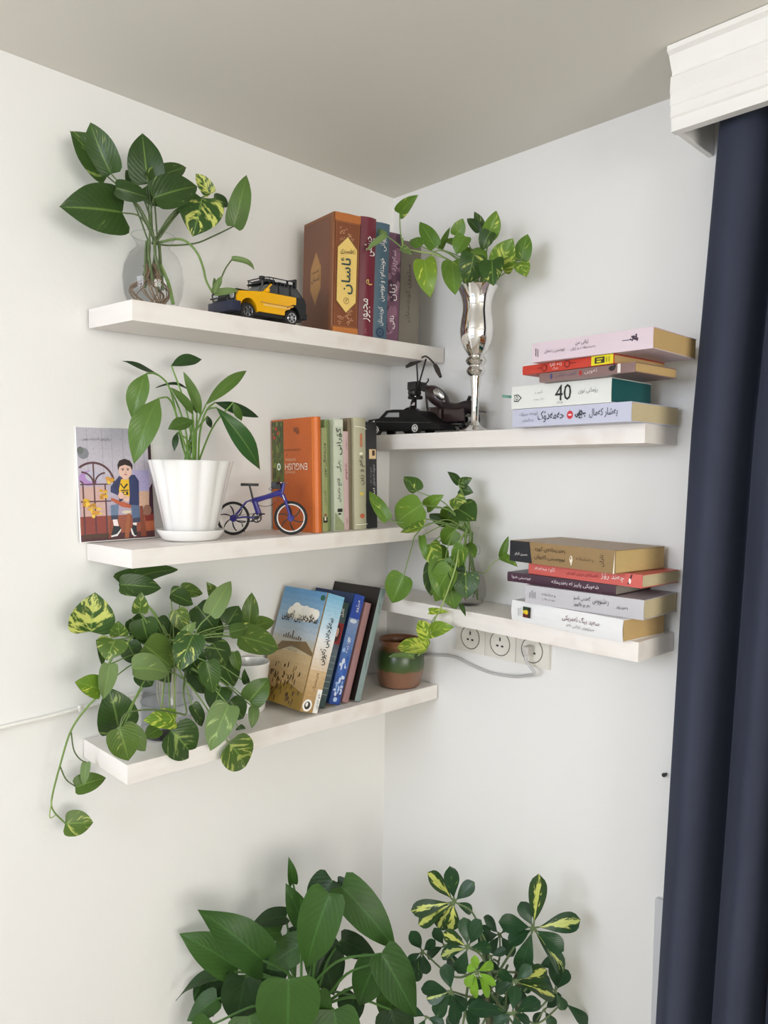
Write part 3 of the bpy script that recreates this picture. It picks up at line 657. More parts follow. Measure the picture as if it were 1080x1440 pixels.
o, f = lying('R1', 'red paperback with a yellow band on its spine', -.1901, -.6890, 6.13, .1866, .1400, .0157, .1798, (198,60,42), G4, pages=M_PAGET)
L, T = .1866, .0157
printed(o, f, [((226,212,20), rect(L*.775, T*.03, L*.995, T*.97)), ((52,46,18), rect(L*.81, T*.20, L*.91, T*.82)), ((226,212,20), rect(L*.83, T*.58, L*.89, T*.68)), ((226,212,20), rect(L*.83, T*.30, L*.875, T*.46)), ((150,140,30), rect(L*.925, T*.25, L*.935, T*.75)), ((150,140,30), rect(L*.95, T*.25, L*.96, T*.75)),
    ((110,26,22), ell(L*.265, T*.45, L*.03, T*.38, 14)), ((198,60,42), ell(L*.265, T*.45, L*.02, T*.26, 14)), ((110,26,22), ell(L*.52, T*.55, L*.03, T*.38, 14)), ((198,60,42), ell(L*.52, T*.55, L*.02, T*.26, 14)), ((110,26,22), rect(L*.19, T*.46, L*.24, T*.54)), ((110,26,22), rect(L*.55, T*.56, L*.62, T*.64))], 'spine_print', lift=.0003)
text(o, 'ژنە ئازا', f, (L*.32, T*.48, L*.47, T*.88), white, stretch=1.6); text(o, 'بەرگ', f, (L*.35, T*.12, L*.43, T*.42), white)
o, f = lying('R1', 'pale pink book lying on top of the stack beside the silver vase', -.1960, -.7547, 1.04, .2171, .1420, .0325, .1955, (216,198,206), G4, pages=M_PAGET)
L, T = .2171, .0325
pol = []
for i in range(22): pol.append(((58,30,54), ell(L*rnd.gauss(.865, .012), T*rnd.gauss(.55, .10), L*.007, T*.045, 7)))
pol += [((58,30,54), rect(L*.77, T*.49, L*.84, T*.525)), ((70,60,76), rect(L*.035, T*.3, L*.042, T*.7)), ((70,60,76), rect(L*.055, T*.25, L*.06, T*.65))]
printed(o, f, pol, 'spine_print', lift=.0003, step=.00001)
text(o, 'ژیانی من', f, (L*.39, T*.58, L*.50, T*.82), ink((70,56,72))); text(o, 'بەسەرهات و ژیان', f, (L*.35, T*.34, L*.56, T*.52), ink((100,84,100))); text(o, 'نووسینی رەحمان', f, (L*.12, T*.36, L*.30, T*.60), ink((110,92,108)))
o, f = lying('R2', 'white book lying lowest above the sockets, striped emblem on the spine', -.1500, -.6970, 5.0, .2340, .1230, .0375, -.2616, (232,232,232), G5, pages=M_PAGET, bulge=.003)
L, T = .2340, .0375
text(o, 'سەید بیگ ئەمریکی', f, (L*.50, T*.46, L*.82, T*.78), ink((96,28,44)), stretch=1.5, lift=.0022); text(o, 'میژووی ژیانی ئەو', f, (L*.54, T*.22, L*.78, T*.40), ink((120,112,112)), lift=.0022)
printed(o, f, [((40,62,40), rect(L*.125, T*.60, L*.20, T*.78)), ((206,186,40), rect(L*.125, T*.44, L*.20, T*.60)), ((90,24,24), rect(L*.125, T*.26, L*.20, T*.44)), ((226,196,40), ell(L*.16, T*.52, L*.016, T*.12, 10)), ((40,34,30), rect(L*.178, T*.26, L*.20, T*.78)), ((202,202,202), rect(L*.21, T*.24, L*.213, T*.78)), ((202,202,202), rect(L*.075, T*.30, L*.085, T*.66)), ((202,202,202), rect(L*.10, T*.3, L*.105, T*.7))], 'emblem', lift=.0016)
o, f = lying('R2', 'pale grey book with thin black script, second from the shelf above sockets', -.1333, -.7226, -2.15, .2221, .1270, .0330, -.2241, (190,188,192), G5, pages=M_PAGE)
L, T = .2221, .033
text(o, 'گەشتی ئاسۆ', f, (L*.44, T*.52, L*.58, T*.80), ink((72,70,84))); text(o, 'بەرەو باکوور', f, (L*.44, T*.20, L*.58, T*.44), ink((72,70,84)))
text(o, 'ڕەشنووس', f, (L*.60, T*.40, L*.73, T*.84), ink((60,58,70)), stretch=1.8); text(o, 'نەورۆز', f, (L*.78, T*.38, L*.89, T*.56), ink((60,58,70)))
text(o, 'وەشانخانە', f, (L*.16, T*.50, L*.28, T*.68), ink((90,88,100))); text(o, 'دووەم چاپ', f, (L*.16, T*.26, L*.28, T*.42), ink((110,108,120)))
printed(o, f, [((80,78,90), rect(L*.04+.003*i, T*(.3+.05*(i%2)), L*.04+.003*i+.0008, T*(.62+.06*(i%3)))) for i in range(5)], 'emblem', lift=.0003)
o, f = lying('R2', 'dark plum paperback below the coral book', -.1286, -.6702, -.39, .2184, .1240, .0178, -.1911, (66,34,52), G5, pages=mat('paper_grey', (150,146,136), .8, var=.1, scale=60, stretch=(26,1,1)))
L, T = .2184, .0178
text(o, 'نووسینی هیوا', f, (L*.05, T*.34, L*.24, T*.74), ink((226,214,220))); text(o, 'شەوێکی پاییز لە بەندیخانە', f, (L*.44, T*.26, L*.86, T*.74), ink((232,220,226)), stretch=1.5)
o, f = lying('R2', 'coral-pink paperback with white title under the brown book', -.1325, -.7180, 2.16, .2240, .1203, .0223, -.1733, (206,96,88), G5, pages=M_PAGE)
L, T = .2240, .0223
text(o, 'چەند ڕۆژ', f, (L*.67, T*.28, L*.86, T*.78), white, stretch=1.5); text(o, 'ئەفسانەی دێرین کوردی', f, (L*.37, T*.30, L*.65, T*.66), ink((140,40,48))); text(o, 'کاوە محەمەد', f, (L*.06, T*.32, L*.26, T*.72), ink((246,224,220)))
printed(o, f, [((54,24,28), [(L*.885, T*.2), (L*.90, T*.16), (L*.925, T*.9), (L*.915, T*.92)]), ((246,232,226), ell(L*.905, T*.42, L*.010, T*.22, 8))], 'spine_print', lift=.0003)
o, f = lying('R2', 'thick brown paperback with a black end on its spine, topmost above sockets', -.1640, -.6872, 4.91, .2207, .1460, .0385, -.1510, (150,122,82), G5, pages=mat('paper_old', (200,174,118), .8, var=.16, scale=60, stretch=(26,1,1)))
L, T = .2207, .0385
pol = [((30,32,38), [(0.0003, .0004), (L*.235, .0004), (L*.205, T-.001), (0.0003, T-.001)]), ((236,226,206), ell(L*.615, T*.40, L*.014, T*.17, 12)), ((150,122,82), ell(L*.612, T*.46, L*.006, T*.07, 10)), ((236,226,206), rect(L*.612, T*.15, L*.622, T*.36)), ((236,226,206), [(L*.985, .0003), (L*.998, .0003), (L*.998, T-.001)])]
printed(o, f, pol, 'spine_print', lift=.0003)
text(o, 'بەندیخانەی کورد', f, (L*.26, T*.58, L*.56, T*.82), ink((52,38,22))); text(o, 'نووسینی کاروان', f, (L*.26, T*.22, L*.56, T*.46), ink((52,38,22)))
text(o, 'حسێن ئارام', f, (L*.06, T*.28, L*.19, T*.46), white); text(o, 'وەشانخانە', f, (L*.66, T*.36, L*.82, T*.56), ink((116,90,56)))
text(o, 'تاران', f, (L*.87, T*.25, L*.91, T*.75), black, rot=90)

# ------------------------------------------------------------------ valance and curtain on the right-hand wall
M_VAL = mat('valance_white', (240,238,233), 0.4, var=0.02)
VY0, VY1 = -0.741, -2.95
o = thing('curtain_valance', 'white moulded wooden curtain valance fixed below the ceiling', 'valance', (0, VY0, CZ+.53))
zt, zb = ZC-.001, CZ+.533
h = zt-zb
prof = [(-.118, zb), (-.1335, zb)]
steps = [(.06, .1335), (.16, .1335), (.18, .137), (.30, .137), (.32, .1395), (.44, .1395), (.46, .1415), (.66, .1405), (.69, .136), (.72, .136), (.76, .139), (.84, .1445), (.90, .148), (.935, .155), (1.0, .155)]
prof += [(-x, zb+h*f) for f, x in steps] + [(-.118, zt)]
MB().prism([(x, VY0, z) for x, z in prof], (0, VY1-VY0, 0)).build('front_panel', M_VAL, o, local=False, angle=20)
MB().box((-.1178, VY0-.0105, zb+.001), (-.0005, VY0-.0008, zt), .0008, 1).build('end_panel', M_VAL, o, local=False)
MB().box((-.1178, VY1, zt-.012), (-.0005, VY0-.011, zt), .0005, 1).build('top_board', M_VAL, o, local=False)
rl = MB(); rl.box((-.072, VY1+.02, zt-.026), (-.05, VY0-.03, zt-.0125), .001, 1); rl.build('curtain_rail', mat('rail_white', (225,225,222), .4), o, local=False)
def curtainmat():
    mt, nt, b = nmat('navy_velvet')
    tc = N(nt, 'ShaderNodeTexCoord'); mp = N(nt, 'ShaderNodeMapping'); mp.inputs['Scale'].default_value = (6, 6, 1.4); nt.links.new(tc.outputs['Object'], mp.inputs[0])
    nz = N(nt, 'ShaderNodeTexNoise'); nz.inputs['Scale'].default_value = 2.2; nz.inputs['Detail'].default_value = 5; nt.links.new(mp.outputs[0], nz.inputs['Vector'])
    mx = N(nt, 'ShaderNodeMix', data_type='RGBA'); mx.inputs[6].default_value = lin((46,50,64)); mx.inputs[7].default_value = lin((64,69,84)); nt.links.new(nz.outputs[0], mx.inputs[0])
    nt.links.new(mx.outputs[2], b.inputs['Base Color']); b.inputs['Roughness'].default_value = 0.9
    b.inputs['Sheen Weight'].default_value = 0.12; b.inputs['Sheen Roughness'].default_value = 0.4; b.inputs['Sheen Tint'].default_value = (0.55,0.6,0.75,1)
    b.inputs['Specular IOR Level'].default_value = 0.15
    return mt
def curtain():
    o = thing('curtain', 'long navy velvet curtain hanging in deep folds from the valance', 'curtain', (-.075, -.9, 0))
    zt_, zb_ = ZC-.028, 0.012
    nz_, ns = 40, 150
    e0 = [(zt_, atx(1009, 172, -.075).y), (CZ+.063, atx(964, 622, -.075).y), (CZ-.90, atx(915, 1440, -.075).y), (zb_, -.715)]
    def edge(z):
        for (za, ya), (zb2, yb) in zip(e0, e0[1:]):
            if z >= zb2: return ya+(yb-ya)*(za-z)/(za-zb2)
        return e0[-1][1]
    vs, fs = [], []
    for side in (0, 1):
        for i in range(nz_+1):
            z = zt_+(zb_-zt_)*i/nz_; t = i/nz_
            for j in range(ns+1):
                s_ = j/ns
                dist = s_*(.56+.06*t)
                th = 2*math.pi*(dist-.026-.008*math.sin(2.4*t+9*s_))/(.094+.012*math.sin(7*s_+1))
                amp = (.034+.006*min(1, t*1.6))*(1+.12*math.sin(13*s_))
                y = edge(z) - dist - .010*math.sin(th)*min(1, dist/.02)
                x = -.058-.004*t - amp*math.cos(th) + .0065*math.cos(th*2.0+1.1+.8*t)+.002*math.sin(th*3.1+t*5)
                vs.append(Vector((x+(.0022 if side else 0), y, z)))
    q = (nz_+1)*(ns+1)
    for i in range(nz_):
        for j in range(ns):
            a = i*(ns+1)+j
            fs.append((a, a+1, a+ns+2, a+ns+1)); b_ = a+q; fs.append((b_, b_+ns+1, b_+ns+2, b_+1))
    for i in range(nz_):
        for j in (0, ns):
            a = i*(ns+1)+j; fs.append((a, a+ns+1, a+ns+1+q, a+q))
    vs = [v-Vector(o.location) for v in vs]
    me = bpy.data.meshes.new('cloth'); me.from_pydata(vs, [], fs); me.polygons.foreach_set('use_smooth', [True]*len(fs)); me.materials.append(curtainmat())
    c = bpy.data.objects.new('cloth', me); COL.objects.link(c); c.parent = o
    tp = MB()
    tp.box((-.072, edge(zt_)-.56, zt_-.001), (-.052, edge(zt_), zt_+.0012), 0).build('heading_tape', mat('tape_navy', (40,44,56), .8), o, local=False)
curtain()

# ------------------------------------------------------------------ wall sockets and cables
M_PLATE = mat('socket_plastic', (226,222,212), .35, var=.02); M_DARK = mat('socket_hole', (18,17,16), .6)
oz0 = CZ-.3765; ow = .0795
for i in range(3):
    y1 = -.2281-ow*i; y0 = y1-ow+.0006
    lab = ['white wall socket with three pin holes, at the corner end of the row', 'white wall socket in the middle of the row of three', 'white wall socket with grey cord plugged in'][i]
    o = thing('wall_socket', lab, 'socket', (0, (y0+y1)/2, oz0+.04), group='row of wall sockets under the shelf')
    MB().box((-.009, y0, oz0), (-.0004, y1, oz0+.0795), .0018, 2).build('plate', M_PLATE, o, local=False)
    c = Vector((-.0092, (y0+y1)/2, oz0+.0325))
    MB().torus(c, (1,0,0), .0250, .0011, 32, 6).build('socket_ring', mat('socket_groove', (120,116,108), .5), o, local=False)
    MB().disc(c+Vector((.0005,0,0)), (1,0,0), .0242, .0012, 32).build('socket_face', M_PLATE, o, local=False)
    for k, (dy, dz, w_, h_) in enumerate(((0, .0090, .0024, .0075), (.0062, -.0050, .0040, .0034), (-.0062, -.0050, .0040, .0034))):
        if i == 2 and k == 0: continue
        MB().box((-.0100, c.y+dy-w_/2*1.3, c.z+dz-h_/2), (-.0088, c.y+dy+w_/2*1.3, c.z+dz+h_/2)).build('pin_hole', M_DARK, o, local=False)
def bez(pts, n=8):
    """Catmull-Rom through points"""
    P_ = [Vector(p) for p in pts]; P_ = [P_[0]*2-P_[1]]+P_+[P_[-1]*2-P_[-2]]; out = []
    for i in range(1, len(P_)-2):
        for k in range(n):
            t = k/n; a, b, c, d = P_[i-1:i+3]
            out.append(((b*2)+(c-a)*t+(a*2-b*5+c*4-d)*t*t+(b*3-a-c*3+d)*t**3)*0.5)
    return out+[P_[-2]]
cy = -.2281-ow*2.5
o = thing('power_cord', 'pale grey power cord running from the plugged wall socket towards the corner', 'cord', (-.02, cy, oz0))
MB().box((-.034, cy-.006, oz0+.026), (-.0104, cy+.006, oz0+.044), .004, 3).build('plug', mat('plug_grey', (196,192,186), .45), o, local=False)
pts = [Vector((-.030, cy, oz0+.034)), Vector((-.030, cy-.001, oz0+.016))]+[atx(px, py, X_) for px, py, X_ in ((751, 946, -.026), (738, 950, -.014), (720, 951, -.0045), (690, 946, -.0045), (665, 936, -.0045), (640, 924, -.0045), (615, 921, -.0045), (596, 922, -.0045), (580, 926, -.0045))]
MB().tube(bez(pts), .0032, 8).build('cable', mat('cord_grey', (190,188,186), .5), o, local=False)
o = thing('wall_cable', 'white cable clipped along the wall to the lowest left shelf', 'cable', tuple(aty(60, 1010, -.004)))
pts = [aty(px, py, -.0045) for px, py in ((-420, 1112), (-200, 1072), (-60, 1042), (0, 1024), (60, 1010), (120, 994), (165, 982), (200, 975))]
MB().tube(bez(pts), .0038, 8).build('cable', mat('cable_white', (232,230,224), .45), o, local=False)
for px, py in ((-10, 1026.5), (112, 996)):
    c = aty(px, py, -.004); MB().box(c+Vector((-.003, -.005, -.005)), c+Vector((.003, .0035, .005)), .0012, 1).build('cable_clip', mat('cable_white', (232,230,224)), o, local=False)

# ------------------------------------------------------------------ photograph leaning on the wall (middle left shelf)
pl, pb = -.7435, top('L2', -.70, -.02)
PW, PH = .1360, .1985
base = SM['L2'].to_3x3().to_4x4()
ox = -.7445; oy = -.012
Mp = Matrix.Translation((ox, oy, top('L2', ox+.014, oy)+.0012)) @ base @ Matrix.Rotation(R(-2.5), 4, 'X')
o = thing('photo_print', 'unframed photo print of a boy in a navy jacket seated on a stool', 'photo', mtx=Mp)
MB().box((0, 0, 0), (PW, .006, PH), .0006, 1).build('backing', mat('photo_edge', (236,234,230), .4, var=.02), o)
fr = Frame((0, 0, 0), (1, 0, 0), (0, 0, 1))
def U(x, y): return ((x-130)/840*PW, (1310-y)/1205*PH)
def up(pts): return [U(*p) for p in pts]
def ue(x, y, rx, ry, n=16): return [U(*p) for p in ell(x, y, rx, ry, n)]
def ub(x0, y0, x1, y1): return up([(x0, y0), (x1, y0), (x1, y1), (x0, y1)])
pol = strip((176,160,178), (196,190,200), *U(134, 1040), *U(966, 500), 5)+strip((196,190,200), (186,184,194), *U(134, 500), *U(966, 110), 5)
for x in (245, 410, 515, 640, 770, 880): pol.append(((168,162,174), ub(x-3, 112, x+3, 640)))
pol += [((132,134,140), ue(200, 380, 60, 60)), ((110,116,112), ue(170, 350, 34, 40)), ((176,168,206), ub(740, 560, 930, 800)), ((214,176,150), ub(790, 790, 960, 960)), ((150,84,62), ub(134, 1040, 966, 1300)), ((176,98,66), ub(800, 1080, 966, 1290)), ((84,48,52), ub(134, 1230, 966, 1300))]
pol += [((206,170,160), ub(150, 730, 430, 1040)), ((178,140,196), ue(250, 640, 110, 80)), ((190,190,206), ue(300, 620, 90, 60)), ((140,66,56), ub(150, 1040, 430, 1235))]
pol += [((60,36,44), ub(930, 130, 966, 500)), ((64,34,50), up([(905, 1110), (925, 760), (966, 700), (966, 1110)])), ((130,50,40), ub(860, 1040, 960, 1120)), ((150,108,88), ue(890, 1000, 50, 60))]
BR = (92,58,62)
def ring(cx, cy, r0, r1, a0, a1, n=18): return up([(cx+r1*math.cos(R(a)), cy-r1*math.sin(R(a))) for a in [a0+(a1-a0)*i/n for i in range(n+1)]]+[(cx+r0*math.cos(R(a)), cy-r0*math.sin(R(a))) for a in [a1+(a0-a1)*i/n for i in range(n+1)]])
pol += [(BR, ring(295, 705, 215, 238, 0, 130)), (BR, ring(165, 705, 120, 138, 0, 88)), (BR, ring(430, 705, 110, 128, 92, 180)), (BR, ring(150, 705, 24, 40, 0, 90))]
for x in (180, 300, 420): pol.append((BR, ub(x-8, 700 if x != 300 else 480, x+8, 1235)))
for y in (705, 885): pol.append((BR, ub(150, y-7, 480, y+7)))
pol.append(((84,62,50), ub(155, 1225, 430, 1270)))
for i in range(60):
    cx, cy, sx_, sy_ = rnd.choice([(390, 820, 60, 70), (240, 930, 50, 60), (300, 1020, 60, 40), (480, 660, 30, 40), (200, 900, 30, 40)])
    pol.append((rnd.choice([(226,182,44), (206,158,36), (236,200,80), (190,136,48), (214,150,60)]), ue(rnd.gauss(cx, sx_*.5), rnd.gauss(cy, sy_*.5), rnd.uniform(8, 30), rnd.uniform(8, 26), 8)))
pol += [((162,98,62), up([(610, 1290), (655, 1000), (690, 1000), (660, 1290)])), ((134,72,50), up([(800, 1285), (800, 950), (835, 950), (868, 1285)])), ((140,76,52), up([(430, 1280), (455, 1100), (475, 1100), (465, 1280)])), ((182,92,60), up([(480, 850), (720, 940), (712, 972), (600, 955), (478, 880)])), ((216,206,180), ue(650, 1010, 56, 18))]
pol += [((104,124,150), up([(470, 930), (560, 920), (545, 1070), (468, 1080)])), ((88,108,138), up([(700, 930), (795, 925), (800, 1120), (712, 1130)])), ((60,66,86), up([(468, 1040), (550, 1040), (545, 1080), (470, 1090)])), ((60,66,86), up([(712, 1080), (800, 1075), (800, 1125), (714, 1132)]))]
pol += [((240,226,222), up([(485, 1085), (535, 1085), (550, 1165), (495, 1170)])), ((238,232,230), up([(712, 1130), (760, 1130), (750, 1170), (712, 1170)])), ((42,46,50), up([(462, 1250), (490, 1150), (560, 1160), (575, 1185), (520, 1245)])), ((240,240,238), up([(456, 1256), (525, 1240), (575, 1185), (572, 1205), (530, 1262), (462, 1270)])), ((42,46,50), up([(690, 1200), (712, 1150), (755, 1165), (752, 1270), (720, 1265)])), ((240,240,238), up([(686, 1190), (696, 1190), (722, 1262), (752, 1275), (720, 1280), (694, 1250)]))]
NV = (48,58,98)
pol += [(NV, up([(580, 620), (480, 730), (475, 790), (560, 830), (610, 760), (620, 640)])), (NV, up([(720, 610), (760, 610), (800, 670), (802, 800), (690, 860), (680, 930), (790, 945), (795, 830), (690, 640)])), (NV, up([(690, 640), (760, 610), (804, 680), (795, 940), (690, 935)])), ((40,48,84), up([(575, 640), (500, 740), (560, 790), (570, 900), (610, 880), (600, 700)])), ((232,188,40), up([(600, 655), (690, 650), (690, 850), (570, 840), (572, 760)])), ((60,50,36), up([(585, 705), (600, 700), (625, 742), (660, 702), (680, 712), (628, 765)])), ((60,50,36), ub(590, 770, 680, 782)), ((60,50,36), ub(600, 790, 675, 825)), ((232,188,40), ub(625, 796, 650, 818))]
pol += [((226,186,166), ue(590, 830, 32, 38)), ((228,190,170), ue(650, 870, 34, 32)), ((220,178,158), ue(630, 850, 30, 22)), ((222,182,164), ub(618, 600, 682, 660)), ((230,192,174), ue(652, 570, 74, 80, 24)), ((50,36,34), up([(570, 560), (566, 500), (590, 455), (650, 435), (710, 455), (738, 500), (735, 560), (715, 520), (650, 500), (590, 520)])), ((56,40,38), ue(625, 555, 12, 7)), ((56,40,38), ue(682, 555, 12, 7)), ((60,44,40), up([(605, 540), (640, 536), (640, 542), (606, 546)])), ((60,44,40), up([(666, 536), (700, 540), (699, 546), (666, 542)])), ((186,110,104), ue(655, 606, 18, 7)), ((208,164,146), ue(655, 582, 9, 10))]
pol += [((236,234,236), ub(140, 104, 500, 112))]
printed(o, fr, pol, 'picture', lift=.0003, step=.000006)
text(o, 'ساڵیادی لە دایک بوون', fr, (*U(190, 250), *U(500, 215)), ink((90,86,92)), lift=.0014, stretch=1.5)

# ------------------------------------------------------------------ pots and vases
def lathe_thing(name, label, cat, loc, prof, part, material, n=40, flute=None):
    o = thing(name, label, cat, loc); MB().lathe(prof, n=n, flute=flute).build(part, material, o); return o
# clear globe vase, top left
V1 = Vector((-.6535, -.092, top('L1', -.6535, -.092)+.001))
gp = [(.0, .0), (.034, .0), (.0395, .006), (.0475, .025), (.0505, .050), (.048, .072), (.040, .090), (.0285, .101), (.0265, .105), (.0295, .112), (.0365, .1225)]
gi = [(r-.0016, z+.0018 if i < 3 else z) for i, (r, z) in enumerate(gp)][1:]
o = lathe_thing('glass_vase', 'round clear glass vase with a flared rim at the outer end of the top shelf', 'vase', V1, gp+gi[::-1], 'bowl', glassmat('clear_glass'), 48)
MB().torus((0,0,.1225), (0,0,1), .0358, .0009, 40, 6).build('rim', glassmat('glass_rim', (.92,.95,.94), .8), o)
# tall silver goblet vase
bx = atx(667.5, 602, -.083); V2 = Vector((-.083, bx.y, top('R1', -.083, bx.y)+.0006))
sp_ = [(.0, 0), (.031, 0), (.0315, .002), (.026, .005), (.016, .010), (.0095, .016), (.0075, .022), (.0072, .05), (.0082, .08), (.0102, .104), (.011, .110), (.0165, .114), (.0195, .121), (.0165, .127), (.0135, .1285), (.0135, .1305), (.018, .134), (.0215, .1405), (.018, .1465), (.0145, .149), (.018, .154), (.0245, .164), (.031, .181), (.0335, .199), (.032, .217), (.0288, .236), (.0285, .250), (.031, .264), (.0365, .278), (.0405, .285)]
o = lathe_thing('goblet_vase', 'tall mirror-silver goblet vase on a beaded stem', 'vase', V2, sp_+[(r-.0015, z-.0002) for r, z in sp_[:18:-1]], 'goblet', None, 56)
mt, nt, b = nmat('mirror_silver'); b.inputs['Metallic'].default_value = 1; b.inputs['Roughness'].default_value = .035
tc = N(nt, 'ShaderNodeTexCoord'); nz = N(nt, 'ShaderNodeTexNoise'); nz.inputs['Scale'].default_value = 30; nt.links.new(tc.outputs['Object'], nz.inputs['Vector'])
mx = N(nt, 'ShaderNodeMix', data_type='RGBA'); mx.inputs[6].default_value = (.74,.72,.70,1); mx.inputs[7].default_value = (.86,.84,.82,1); nt.links.new(nz.outputs[0], mx.inputs[0]); nt.links.new(mx.outputs[2], b.inputs['Base Color'])
o.children[0].data.materials.append(mt)
# gourd-shaped glass vase, right
V3 = Vector((-.074, -.3105, top('R2', -.074, -.3105)+.0006))
vp = [(.0, 0), (.026, 0), (.031, .004), (.0375, .020), (.0385, .034), (.035, .052), (.026, .075), (.0175, .095), (.0145, .115), (.0155, .135), (.019, .152), (.0225, .160)]
o = lathe_thing('glass_vase', 'gourd-shaped clear glass vase beside the book stack above the sockets', 'vase', V3, vp+[(max(r-.0015, 0.001), z+(.002 if i < 3 else 0)) for i, (r, z) in list(enumerate(vp))[:0:-1]], 'bowl', glassmat('clear_glass'), 40)
for sgn in (-1, 1):
    a = Vector((.006*0, sgn*-.0145, .118)); pts = [a, a+Vector((-.004, -sgn*.010, .006)), a+Vector((-.004, -sgn*.019, -.001)), a+Vector((-.003, -sgn*.015, -.011)), a+Vector((0, -sgn*.003, -.012))]
    MB().tube(bez(pts, 5), .0016, 6).build('handle', glassmat('glass_rim', (.92,.95,.94), .8), o)
# clear jar and white pot, lower left
VJ = Vector((-.622, -.083, top('L3', -.622, -.083)+.0006))
jp = [(.0, 0), (.041, 0), (.044, .004), (.044, .060), (.045, .064), (.0435, .068), (.044, .125), (.046, .135)]
o = lathe_thing('glass_jar', 'clear glass jar hidden in the trailing pothos', 'jar', VJ, jp+[(r-.0018, z+(.003 if i < 3 else 0)) for i, (r, z) in list(enumerate(jp))[:0:-1]], 'bowl', glassmat('jar_glass', (.965,.97,.98), .75), 40)
for zz in (.064, .134): MB().torus((0,0,zz), (0,0,1), .0448, .0012, 40, 6).build('band', glassmat('glass_rim', (.92,.95,.94), .8), o)
VW = Vector((-.425, -.050, top('L3', -.425, -.050)+.0006))
wp_ = [(.0, 0), (.028, 0), (.030, .003), (.0375, .090), (.0385, .092), (.0385, .0965), (.0365, .0965), (.0350, .090), (.028, .01), (0, .009)]
o = lathe_thing('plant_pot', 'plain white pot half hidden behind the leaning desert-cover book', 'pot', VW, wp_, 'body', mat('white_ceramic', (236,235,232), .22, var=.015, coat=.3), 40)
# green and brown glazed pot
VG = Vector((-.071, -.116, top('L3', -.071, -.116)+.0006))
def potmat():
    mt, nt, b = nmat('green_brown_glaze')
    tc = N(nt, 'ShaderNodeTexCoord'); sp = N(nt, 'ShaderNodeSeparateXYZ'); nt.links.new(tc.outputs['Object'], sp.inputs[0])
    nz = N(nt, 'ShaderNodeTexNoise'); nz.inputs['Scale'].default_value = 40; nz.inputs['Detail'].default_value = 4; nt.links.new(tc.outputs['Object'], nz.inputs['Vector'])
    ad = N(nt, 'ShaderNodeMath', operation='MULTIPLY_ADD'); ad.inputs[1].default_value = .012; nt.links.new(nz.outputs[0], ad.inputs[0]); nt.links.new(sp.outputs[2], ad.inputs[2])
    cr = N(nt, 'ShaderNodeValToRGB'); e = cr.color_ramp.elements
    e[0].position = .0; e[0].color = lin((128,92,70)); e[1].position = 1; e[1].color = lin((122,80,54))
    for p_, c_ in ((.40, (124,88,66)), (.44, (70,84,42)), (.55, (58,80,38)), (.78, (48,64,34)), (.84, (96,72,44)), (.90, (126,86,56))): q = cr.color_ramp.elements.new(p_); q.color = lin(c_)
    ml = N(nt, 'ShaderNodeMath', operation='MULTIPLY'); ml.inputs[1].default_value = 9.0; nt.links.new(ad.outputs[0], ml.inputs[0]); nt.links.new(ml.outputs[0], cr.inputs[0])
    nt.links.new(cr.outputs[0], b.inputs['Base Color']); b.inputs['Roughness'].default_value = .3; return mt
gpp = [(.0, 0), (.040, 0), (.046, .004), (.053, .030), (.0555, .052), (.054, .072), (.048, .086), (.0435, .092), (.0445, .098), (.0475, .104), (.0465, .106), (.0435, .104), (.0405, .097), (.040, .09), (.045, .07), (.046, .05), (.0, .02)]
o = lathe_thing('glazed_pot', 'squat pot glazed green over bare brown clay, in the shelf corner', 'pot', VG, gpp, 'body', potmat(), 44)
MB().disc((0,0,.080), (0,0,1), .041, .004, 30).build('soil', mat('dark_soil', (52,38,28), .95, var=.4, scale=300), o)

# ------------------------------------------------------------------ toys
M_TYRE = mat('toy_tyre', (26,26,27), .7); M_CHR = mat('toy_chrome', (205,205,205), .18, 1.0, var=.05); M_BLK = mat('toy_black', (27,28,31), .42)
M_YEL = mat('toy_yellow', (240,178,12), .25, var=.03, coat=.5); M_TINT = mat('toy_tinted_window', (62,64,66), .12); M_NAVY = mat('toy_navy', (30,36,62), .35)
def wheel(parent, c, ax, r, w, spokes=6, rimmat=None, hub=.28):
    c = Vector(c); ax = Vector(ax).normalized()
    t = MB().torus(c, ax, r-w*.5, w*.5, 26, 8).build('wheel', M_TYRE, parent, local=False)
    b = MB(); b.torus(c, ax, r-w*1.15, w*.26, 26, 6); b.disc(c, ax, r*hub, w*.9, 16); 
    e = ax.orthogonal().normalized(); f = ax.cross(e)
    for k in range(spokes):
        a = 2*math.pi*k/spokes; d = e*math.cos(a)+f*math.sin(a); b.tube([c+d*r*.1, c+d*(r-w*1.1)], [r*.10, r*.07], 6)
    b.disc(c, ax, r-w*1.0, w*.35, 24)
    b.build('rim', rimmat or M_CHR, t, local=True) if False else None
    o = b.build('rim', rimmat or M_CHR, parent, local=False); o.parent = t
    return t
